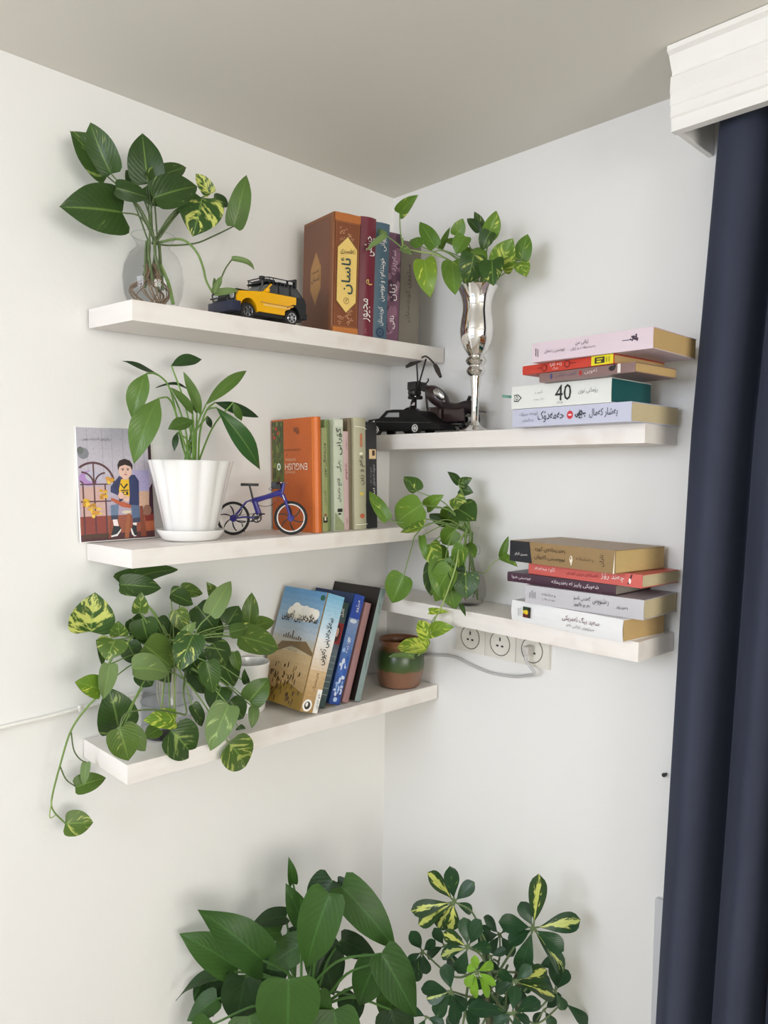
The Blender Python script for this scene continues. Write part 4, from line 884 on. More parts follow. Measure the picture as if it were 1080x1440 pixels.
def toy_suv():
    xf = aty(334, 430, -.158).x; xr = aty(431, 440, -.158).x; L = xr-xf; k = L/.168
    Wd = .080; cx = (xf+xr)/2; cyy = -.158+Wd/2
    M_ = Matrix.Translation((cx, cyy, top('L1', cx, cyy)+.0006)) @ SM['L1'].to_3x3().to_4x4() @ Matrix.Rotation(math.pi, 4, 'Z')
    o = thing('toy_car', 'yellow and black toy off-road car with loaded roof rack on the top shelf', 'toy car', mtx=M_)
    S = lambda *p: Vector((p[0]*k, p[1], p[2]*k*1.14 if p[2] > .03 else p[2]*k*(1+.14*max(0, (p[2]-.012)/.018))))
    def side(pts, y0, y1): return MB().prism([S(x, y0, z) for x, z in pts], (0, y1-y0, 0))
    def archp(cx_, r, n=8): return [(cx_+r*math.cos(math.pi*i/n), .0150+r*math.sin(math.pi*i/n)) for i in range(n+1)]
    hw = Wd/2-.002
    # yellow body with front arch, black rear quarter
    side([(-.030, .017)]+[(.034, .017)]+archp(.057, .0205)[::-1]+[(.082, .022), (.084, .036), (.080, .0445), (.026, .050), (-.058, .050), (-.058, .036)]+[(-.030, .024)], -hw, hw).build('body', M_YEL, o)
    side([(-.0585, .050), (-.0585, .037), (-.049, .0365), (-.036, .031), (-.0305, .022), (-.029, .0165)]+[(-.0289, .0150)]+[(x, z) for x, z in archp(-.049, .0195)]+[(-.074, .015), (-.083, .024), (-.0835, .040), (-.078, .0505)], -hw-.0006, hw+.0006).build('rear_quarter', M_BLK, o)
    MB().box(S(-.078, -hw+.006, .010), S(.078, hw-.006, .020), .001, 1).build('chassis', M_BLK, o)
    cab = [(.024, .049), (.003, .0665), (-.060, .0675), (-.079, .0495)]
    cb = MB(); hw2 = hw-.0035
    a_ = [cb.bm.verts.new(S(x, -hw2 if z > .06 else -hw+.001, z)) for x, z in cab]; b2 = [cb.bm.verts.new(S(x, hw2 if z > .06 else hw-.001, z)) for x, z in cab]
    for i in range(4): cb.bm.faces.new((a_[i], a_[(i+1)%4], b2[(i+1)%4], b2[i]))
    cb.bm.faces.new(a_[::-1]); cb.bm.faces.new(b2); cb.build('cabin', M_BLK, o)
    for s in (-1, 1):
        def sp(x, z, off=.0006):
            t = (z-.049)/.018; return S(x, s*((hw-.001)*(1-t)+hw2*t+off), z)
        q = MB(); q.poly([sp(.0255, .0495), sp(.0205, .0495), sp(.000, .0655), sp(.0035, .0668)]); q.build('pillar', M_YEL, o, smooth=False)
        for x0, x1, x2, x3 in ((.017, -.012, -.012, .001), (-.016, -.040, -.040, -.016), (-.045, -.070, -.062, -.045)):
            q = MB(); q.poly([sp(x0, .0510, .0009), sp(x1, .0510, .0009), sp(x2, .0640, .0009), sp(x3, .0640, .0009)]); q.build('side_window', M_TINT, o, smooth=False)
        MB().box(S(.012, s*hw-.002, .050), S(.020, s*(hw+.007), .0565), .0015, 1).build('mirror', M_YEL, o)
        q = MB(); q.box(S(-.050, s*(hw+.0003)-.0003, .031), S(.030, s*(hw+.0003)+.0003, .0325)); q.build('stripe', mat('toy_stripe', (176,128,70), .4), o)
        q = MB(); q.box(S(-.042, s*(hw+.0003)-.0003, .0275), S(.022, s*(hw+.0003)+.0003, .0295)); q.build('stripe', mat('toy_stripe2', (232,196,120), .4), o)
        q = MB(); q.disc(S(.0855, s*.026, .038), (1,0,0), .0062, .004, 16); q.build('headlight', mat('toy_lamp', (225,228,230), .1), o)
        for x in (.057, -.049): wheel_local(o, S(x, s*(hw-.005), .0150), .0150, .0105)
    q = MB(); q.poly([S(.0250, -hw+.004, .0497), S(.0250, hw-.004, .0497), S(.0046, hw2-.002, .0664), S(.0046, -hw2+.002, .0664)]); q.build('windscreen', mat('toy_screen_reflection', (150,152,148), .1), o, smooth=False)  # pale grey base colour paints in the light reflected by the windscreen
    MB().box(S(.0835, -hw+.004, .026), S(.0865, hw-.004, .0445), .001, 1).build('grille', M_BLK, o)
    b = MB(); b.box(S(.076, -Wd/2, .012), S(.096, Wd/2, .028), .002, 2); b.build('front_bumper', M_NAVY, o)
    b = MB()
    for y in (-.024, .024): b.tube([S(.094, y, .026), S(.097, y, .040), S(.092, y, .047)], .0014, 6)
    b.tube([S(.097, -.024, .041), S(.097, .024, .041)], .0014, 6); b.tube([S(.0965, -.030, .034), S(.0965, .030, .034)], .0014, 6); b.build('bull_bar', M_BLK, o)
    MB().box(S(-.089, -Wd/2+.002, .015), S(-.078, Wd/2-.002, .026), .002, 1).build('rear_bumper', M_BLK, o)
    MB().box(S(.040, -.026, .0488), S(.078, .026, .0502), .0006, 1).build('bonnet_guard', M_BLK, o)
    b = MB(); b.tube([S(.030, hw-.006, .048), S(.024, hw-.003, .062), S(.024, hw-.003, .072)], .0022, 8); b.box(S(.020, hw-.007, .070), S(.030, hw+.001, .0765), .001, 1); b.build('snorkel', M_BLK, o)
    # roof rack
    b = MB(); rx0, rx1, ry_ = -.060, .006, hw2-.001
    for z in (.0705, .0775):
        b.tube([S(rx0, -ry_, z), S(rx1, -ry_, z), S(rx1+.006, -ry_+.006, z), S(rx1+.006, ry_-.006, z), S(rx1, ry_, z), S(rx0, ry_, z), S(rx0, -ry_, z)], .0011, 6)
    for i in range(8):
        x = rx0+(rx1-rx0)*i/7
        for s in (-1, 1): b.tube([S(x, s*ry_, .067), S(x, s*ry_, .0775)], .0009, 5)
    b.box(S(rx0, -ry_, .0695), S(rx1+.004, ry_, .0715)); b.build('roof_rack', M_BLK, o)
    MB().box(S(-.018, -.022, .0718), S(.004, .022, .0772), .001, 1).build('luggage', mat('toy_luggage', (44,44,46), .6), o)
    for x0, x1 in ((-.034, -.010), (-.050, -.040)): MB().box(S(x0, ry_+.0012, .0722), S(x1, ry_+.0016, .0762)).build('side_plate', mat('toy_plate', (196,196,192), .4), o, smooth=False)
    b = MB(); b.disc(S(-.054, .006, .079), (.25, 0, 1), .0125, .007, 20); b.build('spare_wheel', M_TYRE, o)
    b = MB(); b.box(S(-.066, .016, .068), S(-.060, .030, .084), .001, 1); b.build('jerry_can', M_BLK, o)
def wheel_local(o, c, r, w):
    t = MB().torus(c, (0,1,0), r-w*.36, w*.36, 26, 8); t.disc(c, (0,1,0), r-w*.3, w*.6, 24)
    t = t.build('wheel', M_TYRE, o)
    s = 1 if c.y > 0 else -1
    b = MB(); f = c+Vector((0, s*w*.34, 0)); b.torus(f, (0,1,0), r*.58, r*.07, 22, 6); b.disc(f, (0,1,0), r*.2, .002, 12)
    for k in range(6):
        a = k*math.pi/3; b.tube([f+Vector((math.cos(a), 0, math.sin(a)))*r*.1, f+Vector((math.cos(a), 0, math.sin(a)))*r*.56], r*.085, 6)
    b.build('rim', M_CHR, t)
    return t
toy_suv()

def toy_bike():
    yb = lambda px: -.066-(px-328)/81*.080
    P = lambda px, py, off=0: aty(px, py, yb(px)+off)
    a0 = P(328, 725); a1 = P(409, 724.5)
    d = (a1-a0); d.z = 0; d.normalize(); ax = Vector((d.y, -d.x, 0))      # ax points at the viewer
    o = thing('toy_bicycle', 'small blue toy folding bicycle with spoked black wheels', 'toy bicycle', ((a0+a1)/2).to_tuple()[:2]+(top('L2', -.41, -.07)+.0005,))
    r = .0320
    BLU = mat('bike_blue', (44,40,128), .3, var=.05, coat=.4); WHT = mat('bike_white', (222,220,214), .35)
    cs = []
    for c0 in (a0, a1):
        c = Vector((c0.x, c0.y, top('L2', c0.x, c0.y)+r+.0004)); cs.append(c)
        t = MB().torus(c, ax, r-.0026, .0026, 36, 8).build('wheel', M_TYRE, o, local=False)
        rim = MB().torus(c, ax, r-.0062, .0014, 36, 6); rim = rim.build('rim', WHT, o, local=False); rim.parent = t
        b = MB().disc(c, ax, .0052, .0085, 18); b.torus(c, ax, .0056, .0012, 18, 6); b = b.build('hub', BLU, o, local=False); b.parent = t
        for k in range(6):
            an = k*math.pi/3+.3
            pts = [c+(d*math.cos(an+q*.55)+Vector((0,0,1))*math.sin(an+q*.55))*(.004+q*(r-.0085)) for q in [i/6 for i in range(7)]]
            sk = MB().tube(pts, [.0019-.0008*abs(q-3)/3 for q in range(7)], 6, flat=.7); sk = sk.build('spoke', M_BLK, o, local=False); sk.parent = t
    c0, c1 = cs
    bb = P(361, 728); seat = P(354, 700); head = P(396, 690); top_ = P(397, 683)
    fr = MB(); fr.tube([P(364, 723), P(357, 702)], [.0056, .0050], 8); fr.tube([P(357, 704), P(374, 699), P(396, 692)], [.0054, .0046, .0056], 8)
    for s in (-1, 1):
        fr.tube([c0+ax*s*.0052, P(346, 706)+ax*s*.003, P(356, 702)], .0015, 6); fr.tube([c0+ax*s*.0052, P(345, 727)+ax*s*.005, bb+ax*s*.002], .0017, 6)
    fr.tube([P(395, 699), P(399, 679)], .0036, 8); fr.build('frame', BLU, o, local=False)
    fk = MB(); 
    for s in (-1, 1): fk.tube([P(398, 697)+ax*s*.005, P(403, 706)+ax*s*.0062, c1+ax*s*.0062], [.0024, .0028, .0022], 8)
    fk.box(Vector((-.003, -.003, -.003)), Vector((.003, .003, .003)), 0, 1, Matrix.Translation(P(398, 697))); fk.build('fork', BLU, o, local=False)
    ln_ = MB()
    for s in (-1, 1): ln_.tube([P(398.5, 696)+ax*s*.0074, P(401.5, 703)+ax*s*.0086], .0009, 6)
    ln_.build('fork_stripe', WHT, o, local=False)
    sp = MB(); sp.tube([P(355.5, 701), P(350.6, 681.5)], .0019, 8); sp.build('seat_post', M_BLK, o, local=False)
    st = MB(); u = Vector((0,0,1)); cst = P(351, 683.5)
    st.prism([cst+d*x+ax*y for x, y in ((.017, -.0012), (.017, .0012), (.004, .003), (-.008, .0072), (-.0155, .0066), (-.0165, 0), (-.0155, -.0066), (-.008, -.0072), (.004, -.003))], u*.0052); st.build('seat', M_BLK, o, local=False)
    hb = MB(); hc = P(397, 679); hb.tube([hc-ax*.026-d*.006, hc-ax*.012, hc, hc+ax*.012, hc+ax*.026-d*.006], .0013, 6); hb.tube([P(398.5, 682), hc], .0018, 8); hb.build('handlebar', M_CHR, o, local=False)
    for s in (-1, 1):
        g = MB(); g.tube([hc+ax*s*.018-d*.003, hc+ax*s*.030-d*.007], .0026, 8); g.build('grip', M_BLK, o, local=False)
        g = MB(); g.tube([hc+ax*s*.014-d*.002, hc+ax*s*.022+d*.006], .0009, 6); g.build('brake_lever', M_CHR, o, local=False)
    bg = MB(); bg.box((-.0095, -.006, -.0075), (.0085, .006, .006), .002, 2, Matrix.Translation(P(389, 682))@Matrix.Rotation(math.atan2(d.y, d.x), 4, 'Z')); bg.build('front_bag', M_BLK, o, local=False)
    lk = MB(); lk.ball(P(381, 687), .0045, .0045, .0028, None, 12); lk.build('hinge_clamp', M_CHR, o, local=False)
    ck = MB(); ck.torus(bb, ax, .0085, .0012, 24, 6); ck.disc(bb, ax, .0035, .012, 14)
    for k in range(5): ck.tube([bb, bb+(d*math.cos(k*1.257)+u*math.sin(k*1.257))*.008], .0008, 5)
    ck.build('chainring', M_BLK, o, local=False)
    for s in (1, -1):
        e_ = bb+ax*s*.008+(d*.013+u*.008)*s; cr = MB().tube([bb+ax*s*.006, e_], .0014, 6); cr = cr.build('crank', M_BLK, o, local=False)
        pd = MB().box((-.004, -.004, -.0012), (.004, .004, .0012), .0004, 1, Matrix.Translation(e_+ax*s*.005)); pd = pd.build('pedal', M_BLK, o, local=False); pd.parent = cr
    ch = MB(); ch.tube([c0+u*.0042-ax*.003, bb+u*.0085-ax*.003], .0008, 5); ch.tube([c0-u*.0042-ax*.003, bb-u*.0085-ax*.003], .0008, 5); ch.build('chain', M_CHR, o, local=False)
    ks = MB(); ks.tube([P(340, 736), P(344, 748)], .0011, 6); ks.build('kickstand', M_BLK, o, local=False)
    cbk = MB(); cbk.tube(bez([P(392, 684), P(389, 704), P(376, 712), P(362, 710), P(350, 704)], 5), .0006, 5); cbk.build('brake_cable', mat('cable_brown', (92,74,74), .5), o, local=False)
toy_bike()

def toy_black_car():
    X0, X1 = -.1165, -.066
    P = lambda px, py, X=X0: atx(px, py, X)
    zb = top('R1', -.09, -.12)
    pts = [(512, 606), (514, 598), (519, 590.5), (533, 588.5), (543, 577.5), (552, 576), (580, 576), (588, 579), (594, 585), (604, 591.5), (616, 597), (619, 602), (618, 606)]
    o = thing('toy_car', 'black toy saloon car next to the dark toy motorcycle', 'toy car', ((X0+X1)/2, -.12, zb+.0004))
    pp = [P(*q) for q in pts]
    for q in pp: q.z = max(q.z, zb+.0075)
    MB().prism(pp, (X1-X0, 0, 0)).build('body', mat('car_black', (12,12,13), .45, var=.03, spec=.25), o, local=False, angle=25)
    for q in ([(541, 586.5), (546.5, 580.5), (561, 580), (561, 586.5)],):
        w_ = MB(); w_.prism([P(*z, X0-.0006) for z in q], (.0005, 0, 0)); w_.build('side_window', mat('car_window', (150,152,150), .12), o, local=False)
    for z in (592.5,):
        w_ = MB(); w_.prism([P(x, y, X0-.0008) for x, y in ((520, z), (606, z+1.2), (606, z+2.2), (520, z+1))], (.0007, 0, 0)); w_.build('trim_line', mat('car_trim', (52,50,54), .3), o, local=False)
    mr = MB(); mr.box((-.004, -.003, -.002), (.004, .003, .002), .0008, 1, Matrix.Translation(P(527, 593, X0-.002))); mr.build('door_handle', M_CHR, o, local=False)
    for px in (583.5, 529):
        for X_ in (X0+.004, X1-.004):
            c = P(px, 604); c = Vector((X_, c.y, zb+.0112))
            t = MB().disc(c, (1,0,0), .0110, .009, 24); t = t.build('wheel', M_TYRE, o, local=False)
            s = -1 if X_ < -.085 else 1
            b = MB(); f = c+Vector((s*.0046, 0, 0)); b.torus(f, (1,0,0), .0072, .0011, 22, 6); b.disc(f, (1,0,0), .0035, .0014, 14)
            for k in range(5): b.tube([f, f+Vector((0, math.cos(k*1.257), math.sin(k*1.257)))*.007], .0008, 5)
            b = b.build('rim', mat('rim_white', (214,212,210), .3, .3), o, local=False); b.parent = t
toy_black_car()

def toy_moto():
    XM = -.040
    P = lambda px, py, dx=0: atx(px, py, XM+dx-.00040*(600-py))      # leans into the room on its side stand
    zb = top('R1', XM, -.2)
    BRN = mat('moto_brown', (48,34,34), .3, var=.1, coat=.3); DK = mat('moto_dark', (30,26,26), .4); GRP = mat('moto_grip', (52,44,40), .6)
    o = thing('toy_motorcycle', 'dark brown model motorcycle with tall handlebars behind the silver vase', 'toy motorcycle', (XM, P(620, 590).y, zb+.0004))
    for px, r, w in ((576, .030, .012), (657, .029, .015)):
        c = P(px, 590); c = Vector((XM, c.y, zb+r+.0004))
        t = MB().torus(c, (1,0,0), r-w*.5, w*.5, 30, 8).build('wheel', M_TYRE, o, local=False)
        b = MB(); b.torus(c, (1,0,0), r-w, .0016, 30, 6); b.disc(c, (1,0,0), .006, .016, 14)
        for k in range(10): b.tube([c, c+Vector((0, math.cos(k*.6283), math.sin(k*.6283)))*(r-w)], .0008, 5)
        b = b.build('rim', M_CHR, o, local=False); b.parent = t
        if px == 576: cf = c
        else: cr_ = c
    f = MB()
    for s in (-1, 1): f.tube([cf+Vector((s*.012, 0, 0)), P(583, 558, s*.012), P(590, 537, s*.012)], [.0044, .0050, .0040], 8)
    f.build('fork', DK, o, local=False)
    fe = MB(); 
    pts = [cf+Vector((0, math.cos(a), math.sin(a)))*.033 for a in [R(20+14*i) for i in range(10)]]; fe.tube(pts, .0075, 8, flat=.35); fe.build('front_mudguard', BRN, o, local=False)
    hl = MB(); hl.ball(P(583, 552, -.006), .014, .0155, .0145); hl.box((-.018, -.012, -.008), (.018, .014, .010), .003, 2, Matrix.Translation(P(587, 544))); hl.box((-.013, -.012, -.004), (.013, .012, .004), .002, 1, Matrix.Translation(P(584, 559))); hl.build('headlamp_housing', DK, o, local=False)
    for k, (px, py) in enumerate(((579.5, 557.5), (584, 557.5))):
        b = MB(); b.ball(P(px, py, -.016), .0022, .0024, .0024, None, 10); b.build('lamp', M_CHR, o, local=False)
    b = MB(); b.box((-.002, -.006, -.0045), (.002, .006, .0045), .0006, 1, Matrix.Translation(P(580, 567.5, -.013))); b.build('number_plate', mat('plate_pale', (206,198,196), .4), o, local=False)
    for (dx, a, b_) in ((.004, (587.5, 537), (586, 511)), (-.004, (590, 537), (599, 505))):
        t = MB().tube([P(*a, dx), P(*b_, dx*2)], .0019, 8); t.build('handlebar_riser', DK, o, local=False)
    hb = MB(); hb.tube(bez([P(589, 507, .017), P(592, 504, .010), P(598, 501, 0), P(604, 504.5, -.010), P(610, 511, -.022), P(613, 516, -.03)], 6), .0020, 8); hb.build('handlebar', DK, o, local=False)
    g = MB(); g.tube([P(591, 506, .015), P(583, 510, .024), P(572, 515.5, .032)], [.0046, .0052, .0036], 10); g.build('grip', GRP, o, local=False)
    g = MB(); g.tube([P(612, 514, -.028), P(615, 520, -.034), P(619.5, 530, -.042)], [.0046, .0056, .0032], 10); g.build('grip', GRP, o, local=False)
    lv = MB(); lv.tube(bez([P(602, 532, -.015), P(602, 536, -.015), P(598, 540, -.013), P(594, 541, -.01)], 5), [.0016]*16, 6); lv.build('lever', DK, o, local=False)
    ck = MB(); ck.disc(P(598, 546, -.006), (1,0,.3), .007, .010, 16); ck.build('gauge', DK, o, local=False)
    # tank, seat, frame
    e_y = (P(627, 568)-P(605, 548)); Rm = Matrix((Vector((1,0,0)), e_y.normalized(), Vector((1,0,0)).cross(e_y.normalized()))).transposed()
    tk = MB(); tk.ball(P(615, 558), .018, .033, .0190, Rm, 24); tk.build('fuel_tank', BRN, o, local=False)
    ch = MB(); ch.ball(P(617, 554.5, -.0145), .0048, .0165, .0090, Rm, 20); ch.build('tank_badge', M_CHR, o, local=False)
    st = MB(); st.tube(bez([P(621, 566), P(630, 573), P(645, 575), P(658, 571), P(667, 570)], 6), [.013+.004*math.sin(i/24*3.1) for i in range(25)], 12, flat=.75); st.build('seat', mat('moto_seat', (40,28,30), .5), o, local=False)
    bk = MB(); bk.tube([P(656, 569), P(661, 558)], [.0036, .0042], 10); bk.build('backrest', DK, o, local=False)
    rf = MB(); rf.tube(bez([P(640, 577), P(655, 574), P(670, 577), P(684, 579.5)], 6), [.011, .0115, .012, .012, .012, .012, .0115, .011, .0105, .010, .0095, .009, .0085, .0075, .0065, .0055, .0045, .0035, .002], 10, flat=.4); rf.build('rear_mudguard', BRN, o, local=False)
    en = MB(); en.box((-.014, -.017, -.012), (.014, .017, .012), .003, 2, Matrix.Translation(P(618, 583)))
    for i in range(6): en.box((-.017, -.013, -.0012), (.017, .013, .0012), .0005, 1, Matrix.Translation(P(616, 574+i*2.2)))
    en.build('engine', mat('engine_metal', (92,78,74), .35, .6), o, local=False)
    fm = MB()
    for s in (-1, 1): fm.tube(bez([P(599, 548, s*.012), P(600, 565, s*.013), P(603, 583, s*.014), P(612, 592, s*.014), P(632, 593, s*.013), P(655, 590, s*.012)], 5), .0024, 8)
    fm.build('frame', DK, o, local=False)
    for s in (-1, 1):
        sd = MB(); sd.box((-.0030, -.030, -.015), (.0030, .026, .013), .0028, 2, Matrix.Translation(P(638, 583, s*.016))); sd.build('side_cover', BRN, o, local=False)
    ex = MB(); ex.tube([P(618, 594, -.018), P(636, 597, -.019), P(650, 597, -.019)], [.0024, .0044, .0048], 10); ex.build('exhaust', M_CHR, o, local=False)
toy_moto()

# ------------------------------------------------------------------ plants
PROF = {'heart': [(0,.08),(.025,.48),(.06,.74),(.12,.92),(.22,1),(.36,1),(.5,.93),(.64,.78),(.77,.57),(.88,.33),(.95,.14),(1,.0)],
        'lance': [(0,.06),(.08,.30),(.2,.68),(.35,.95),(.5,1),(.65,.88),(.78,.62),(.9,.30),(.96,.12),(1,.0)],
        'oval': [(0,.06),(.12,.28),(.3,.62),(.5,.92),(.68,1),(.82,.88),(.92,.60),(.97,.36),(1,.05)],
        'arrow': [(0,.08),(.025,.5),(.06,.74),(.12,.9),(.2,.97),(.3,1),(.45,.95),(.6,.78),(.75,.52),(.87,.27),(.95,.1),(1,.0)]}
NOTCH = {'heart': .20, 'lance': 0, 'oval': 0, 'arrow': .28}
def prof(kind, s):
    p = PROF[kind]
    for (a, x), (b, y) in zip(p, p[1:]):
        if s <= b: t = (s-a)/(b-a); return x+(y-x)*t
    return 0
def leaf(parent, B, T, W, kind, material, nrm, fold=.22, bend=.10, ripple=.02, rows=13, cols=6):
    B = Vector(B); T = Vector(T); ey = T-B; L = ey.length
    if L < 1e-5: return
    ey /= L; ez = nrm-ey*nrm.dot(ey)
    ez = ez.normalized() if ez.length > 1e-4 else ey.orthogonal().normalized()
    ex = ey.cross(ez); org = wm(parent).translation
    vs, uvs, fs = [], [], []; ph = rnd.uniform(0, 6)
    for i in range(rows+1):
        s = (i/rows)**1.25; w = prof(kind, s)*W/2
        for j in range(cols+1):
            u = -1+2*j/cols; x = u*w
            y = L*s - NOTCH[kind]*L*abs(u)*prof(kind, s)*(1-s)**5
            z = fold*abs(x) + bend*L*4*s*(1-s) + ripple*L*math.sin(7*s+ph+u)*abs(u)
            vs.append(B+ex*x+ey*y+ez*z-org); uvs.append((.5+.5*u, s))
    for i in range(rows):
        for j in range(cols):
            a = i*(cols+1)+j; fs.append((a, a+1, a+cols+2, a+cols+1))
    me = bpy.data.meshes.new('leaf'); me.from_pydata(vs, [], fs)
    ul = me.uv_layers.new(name='UVMap')
    for l in me.loops: ul.data[l.index].uv = uvs[l.vertex_index]
    me.polygons.foreach_set('use_smooth', [True]*len(fs)); me.materials.append(material)
    o = bpy.data.objects.new('leaf', me); COL.objects.link(o); o.parent = parent
    return o
def stem(parent, pts, r0, r1, material, name='stem', n=6):
    p = bez(pts, n) if len(pts) > 2 else [Vector(q) for q in pts]
    k = len(p)-1
    return MB().tube(p, [r0+(r1-r0)*i/k for i in range(k+1)], 6).build(name, material, parent, local=False)
class Plant:
    """plane: 'y' / 'x' (leaf depth = that coordinate) or 'd' (depth along view)"""
    def __init__(s, root, plane, kind, material, stemmat, mouth, r=.0016):
        s.root, s.plane, s.kind, s.mat, s.sm, s.mouth, s.r = root, plane, kind, material, stemmat, mouth, r
    def P(s, px, py, d):
        return {'y': aty, 'x': atx, 'd': atd}[s.plane](px, py, d)
    def leaf(s, bx, by, tx, ty, w, d, dt=None, via=None, m=None, tw=None, kind=None, up=.35, st=True, fold=None, bend=None, src=None):
        """base px, tip px, apparent width px, depth of base, depth change to the tip"""
        if dt is None: dt = rnd.uniform(-.012, .010)*(1 if s.plane != 'd' else 1.5)
        lim = lambda v: min(v, -.006) if s.plane != 'd' else v
        B = s.P(bx, by, lim(d)); T = s.P(tx, ty, lim(d+dt))
        W = w*mpp((B+T)/2)*s.wide
        tw = rnd.uniform(-28, 28) if tw is None else tw
        W /= max(.35, math.cos(R(tw)))
        n = ((CAM-B).normalized()*.9+Vector((0,0,up))).normalized()
        ey = (T-B).normalized(); n = Matrix.Rotation(R(tw), 3, ey) @ n
        o = leaf(s.root, B, T, W, kind or s.kind, m or s.mat, n, rnd.uniform(.14, .32) if fold is None else fold, rnd.uniform(.03, .12) if bend is None else bend)
        if st:
            a = Vector(src) if src is not None else s.mouth+Vector((rnd.uniform(-1, 1), rnd.uniform(-1, 1), 0))*s.spread
            if via is not None: pts = [a]+[s.P(*q) for q in via]+[B]
            else:
                h = max(.15*(B-a).length, .02)
                mid = a.lerp(B, .45)+Vector((0, 0, h)); pts = [a, mid, B]
            stem(s.root, pts, s.r, s.r*.7, s.sm)
        return o
    spread = .008; wide = 1.12
STEM = mat('stem_green', (112,140,72), .5, var=.15, scale=60); STEMD = mat('stem_dark', (86,104,58), .5, var=.2, scale=60); STEMP = mat('stem_pale', (150,170,100), .5, var=.1)
POT_D = leafmat('pothos_dark', (40,66,30), (64,92,40), (140,160,84), .20)
POT_M = leafmat('pothos_mid', (62,92,36), (98,124,50), (176,186,98), .34)
POT_B = leafmat('pothos_bright', (92,130,38), (128,158,48), (204,214,88), .5)
POT_V = leafmat('pothos_varieg', (42,74,30), (70,102,40), (200,206,108), .50, vscale=(6,3))
POT_F = leafmat('pothos_fresh', (70,108,36), (114,148,52), (190,202,96), .34)
POT_L = leafmat('pothos_pale', (100,126,72), (122,146,86), (164,184,116), .22, gloss=.5)
LILY = leafmat('lily_leaf', (58,92,38), (100,132,58), (110,150,70), .05, vein=(120,160,80)); LILYD = leafmat('lily_dark', (34,58,32), (52,82,40), (80,110,50), .05, vein=(80,110,60))
SYN = leafmat('arum_leaf', (40,74,26), (64,100,38), (80,130,50), .05, vein=(84,134,64), gloss=.45); SYND = leafmat('arum_dark', (28,52,24), (42,70,32), (60,96,44), .05, vein=(60,96,50), gloss=.45)
SCH = leafmat('schefflera', (28,58,34), (42,78,44), (120,150,60), .08, vein=(70,104,64), gloss=.3); SCHV = leafmat('schefflera_varieg', (30,56,28), (50,78,38), (200,204,106), .68, vscale=(5,6), centre=True, gloss=.3); SCHN = leafmat('schefflera_new', (112,160,44), (136,182,56), (186,208,90), .2, gloss=.3)

# --- cuttings in the round glass vase
root = thing('pothos_cutting', 'dark green pothos cuttings rooting in the round glass vase', 'plant', V1+Vector((0, 0, .012)))
p = Plant(root, 'y', 'heart', POT_D, STEMD, V1+Vector((0, 0, .112)), .0017); p.spread = .012
for a in [(150,247,98,184,50,-.05), (156,244,127,172,40,-.065), (171,299,83,291,62,-.075), (208,258,200,187,44,-.10), (212,254,262,236,26,-.11), (189,259,177,239,22,-.07),
          (216,278,277,262,40,-.12), (163,264,210,278,22,-.11), (284,279,271,333,56,-.125), (295,273,275,244,20,-.12), (301,279,322,290,15,-.10), (206,262,232,290,30,-.09)]:
    p.leaf(*a, m=POT_V if a[0] in (284, 295) else None, tw=(18 if a[0] == 98 else None))
p.leaf(329,318,347,246,27,-.11, via=[(240,345,-.10), (275,342,-.11), (300,332,-.11)], m=leafmat('pothos_plain', (84,116,56), (104,132,66), (120,146,80), .05))
vine = [V1+Vector((.01, 0, .115)), aty(249,336,-.10), aty(264,341,-.11), aty(278,357,-.12), aty(286,378,-.13), aty(290,395,-.14), aty(299,412,-.15)]
stem(root, vine, .0022, .0018, STEM)
p.leaf(302,412,336,408,9,-.145, m=POT_L, src=aty(299,412,-.15)); p.leaf(304,404,312,388,8,-.15, m=POT_L, src=aty(299,412,-.15))
p.leaf(326,365,358,380,8,-.14, m=POT_L, src=aty(299,411,-.15), via=[(308,398,-.15), (317,378,-.145)], bend=.35)
p.leaf(299,411,306,393,6,-.15, m=POT_L, st=False)
for k in range(26):
    a = rnd.uniform(0, 6.28); c = V1+Vector((rnd.uniform(-.012, .012), rnd.uniform(-.012, .012), .075)); 
    pts = [c, c+Vector((math.cos(a)*.012, math.sin(a)*.012, -.025)), V1+Vector((math.cos(a)*.034-.006, math.sin(a)*.030, .030)), V1+Vector((math.cos(a+.5)*rnd.uniform(.01, .03)-.004, math.sin(a+.5)*.022, .006))]
    stem(root, pts, .0011, .0007, mat('root_brown', (120,96,70), .7, var=.2), 'root', 5)
for k in range(7):
    a = k*.9; stem(root, [V1+Vector((.010*math.cos(a), .010*math.sin(a), .114)), V1+Vector((.012*math.cos(a), .012*math.sin(a), .09)), V1+Vector((.016*math.cos(a+.6), .016*math.sin(a+.6), .035+.01*(k%3)))], .0030, .0026, STEMD)
stem(root, [V1+Vector((.008, -.01, .075)), V1+Vector((.02, -.015, .045)), V1+Vector((.027, -.018, .012))], .0032, .0036, STEM)

# --- cuttings in the silver goblet
root = thing('pothos_cutting', 'light green pothos spray in the silver goblet vase', 'plant', V2+Vector((0, 0, .20)))
p = Plant(root, 'x', 'heart', POT_F, STEM, V2+Vector((0, 0, .279)), .0014); p.spread = .016
for a in [(612,347,590,312,20,-.15), (592,346,577,337,16,-.17), (619,350,633,319,8,-.09), (642,331,651,307,18,-.09), (655,333,642,358,24,-.11), (679,328,667,297,13,-.07), (685,334,698,296,21,-.09),
          (674,326,657,307,12,-.08), (690,326,678,352,21,-.10), (636,368,640,415,28,-.125), (666,358,655,400,33,-.12), (692,366,694,402,31,-.115), (704,377,721,335,36,-.085), (733,366,742,329,23,-.07),
          (730,369,740,390,21,-.07), (660,355,684,372,26,-.105), (652,362,668,352,20,-.09), (645,345,625,338,14,-.08)]:
    p.leaf(*a, m=POT_V if a[0] in (666, 692) else (POT_D if a[0] in (690, 679, 674) else None))
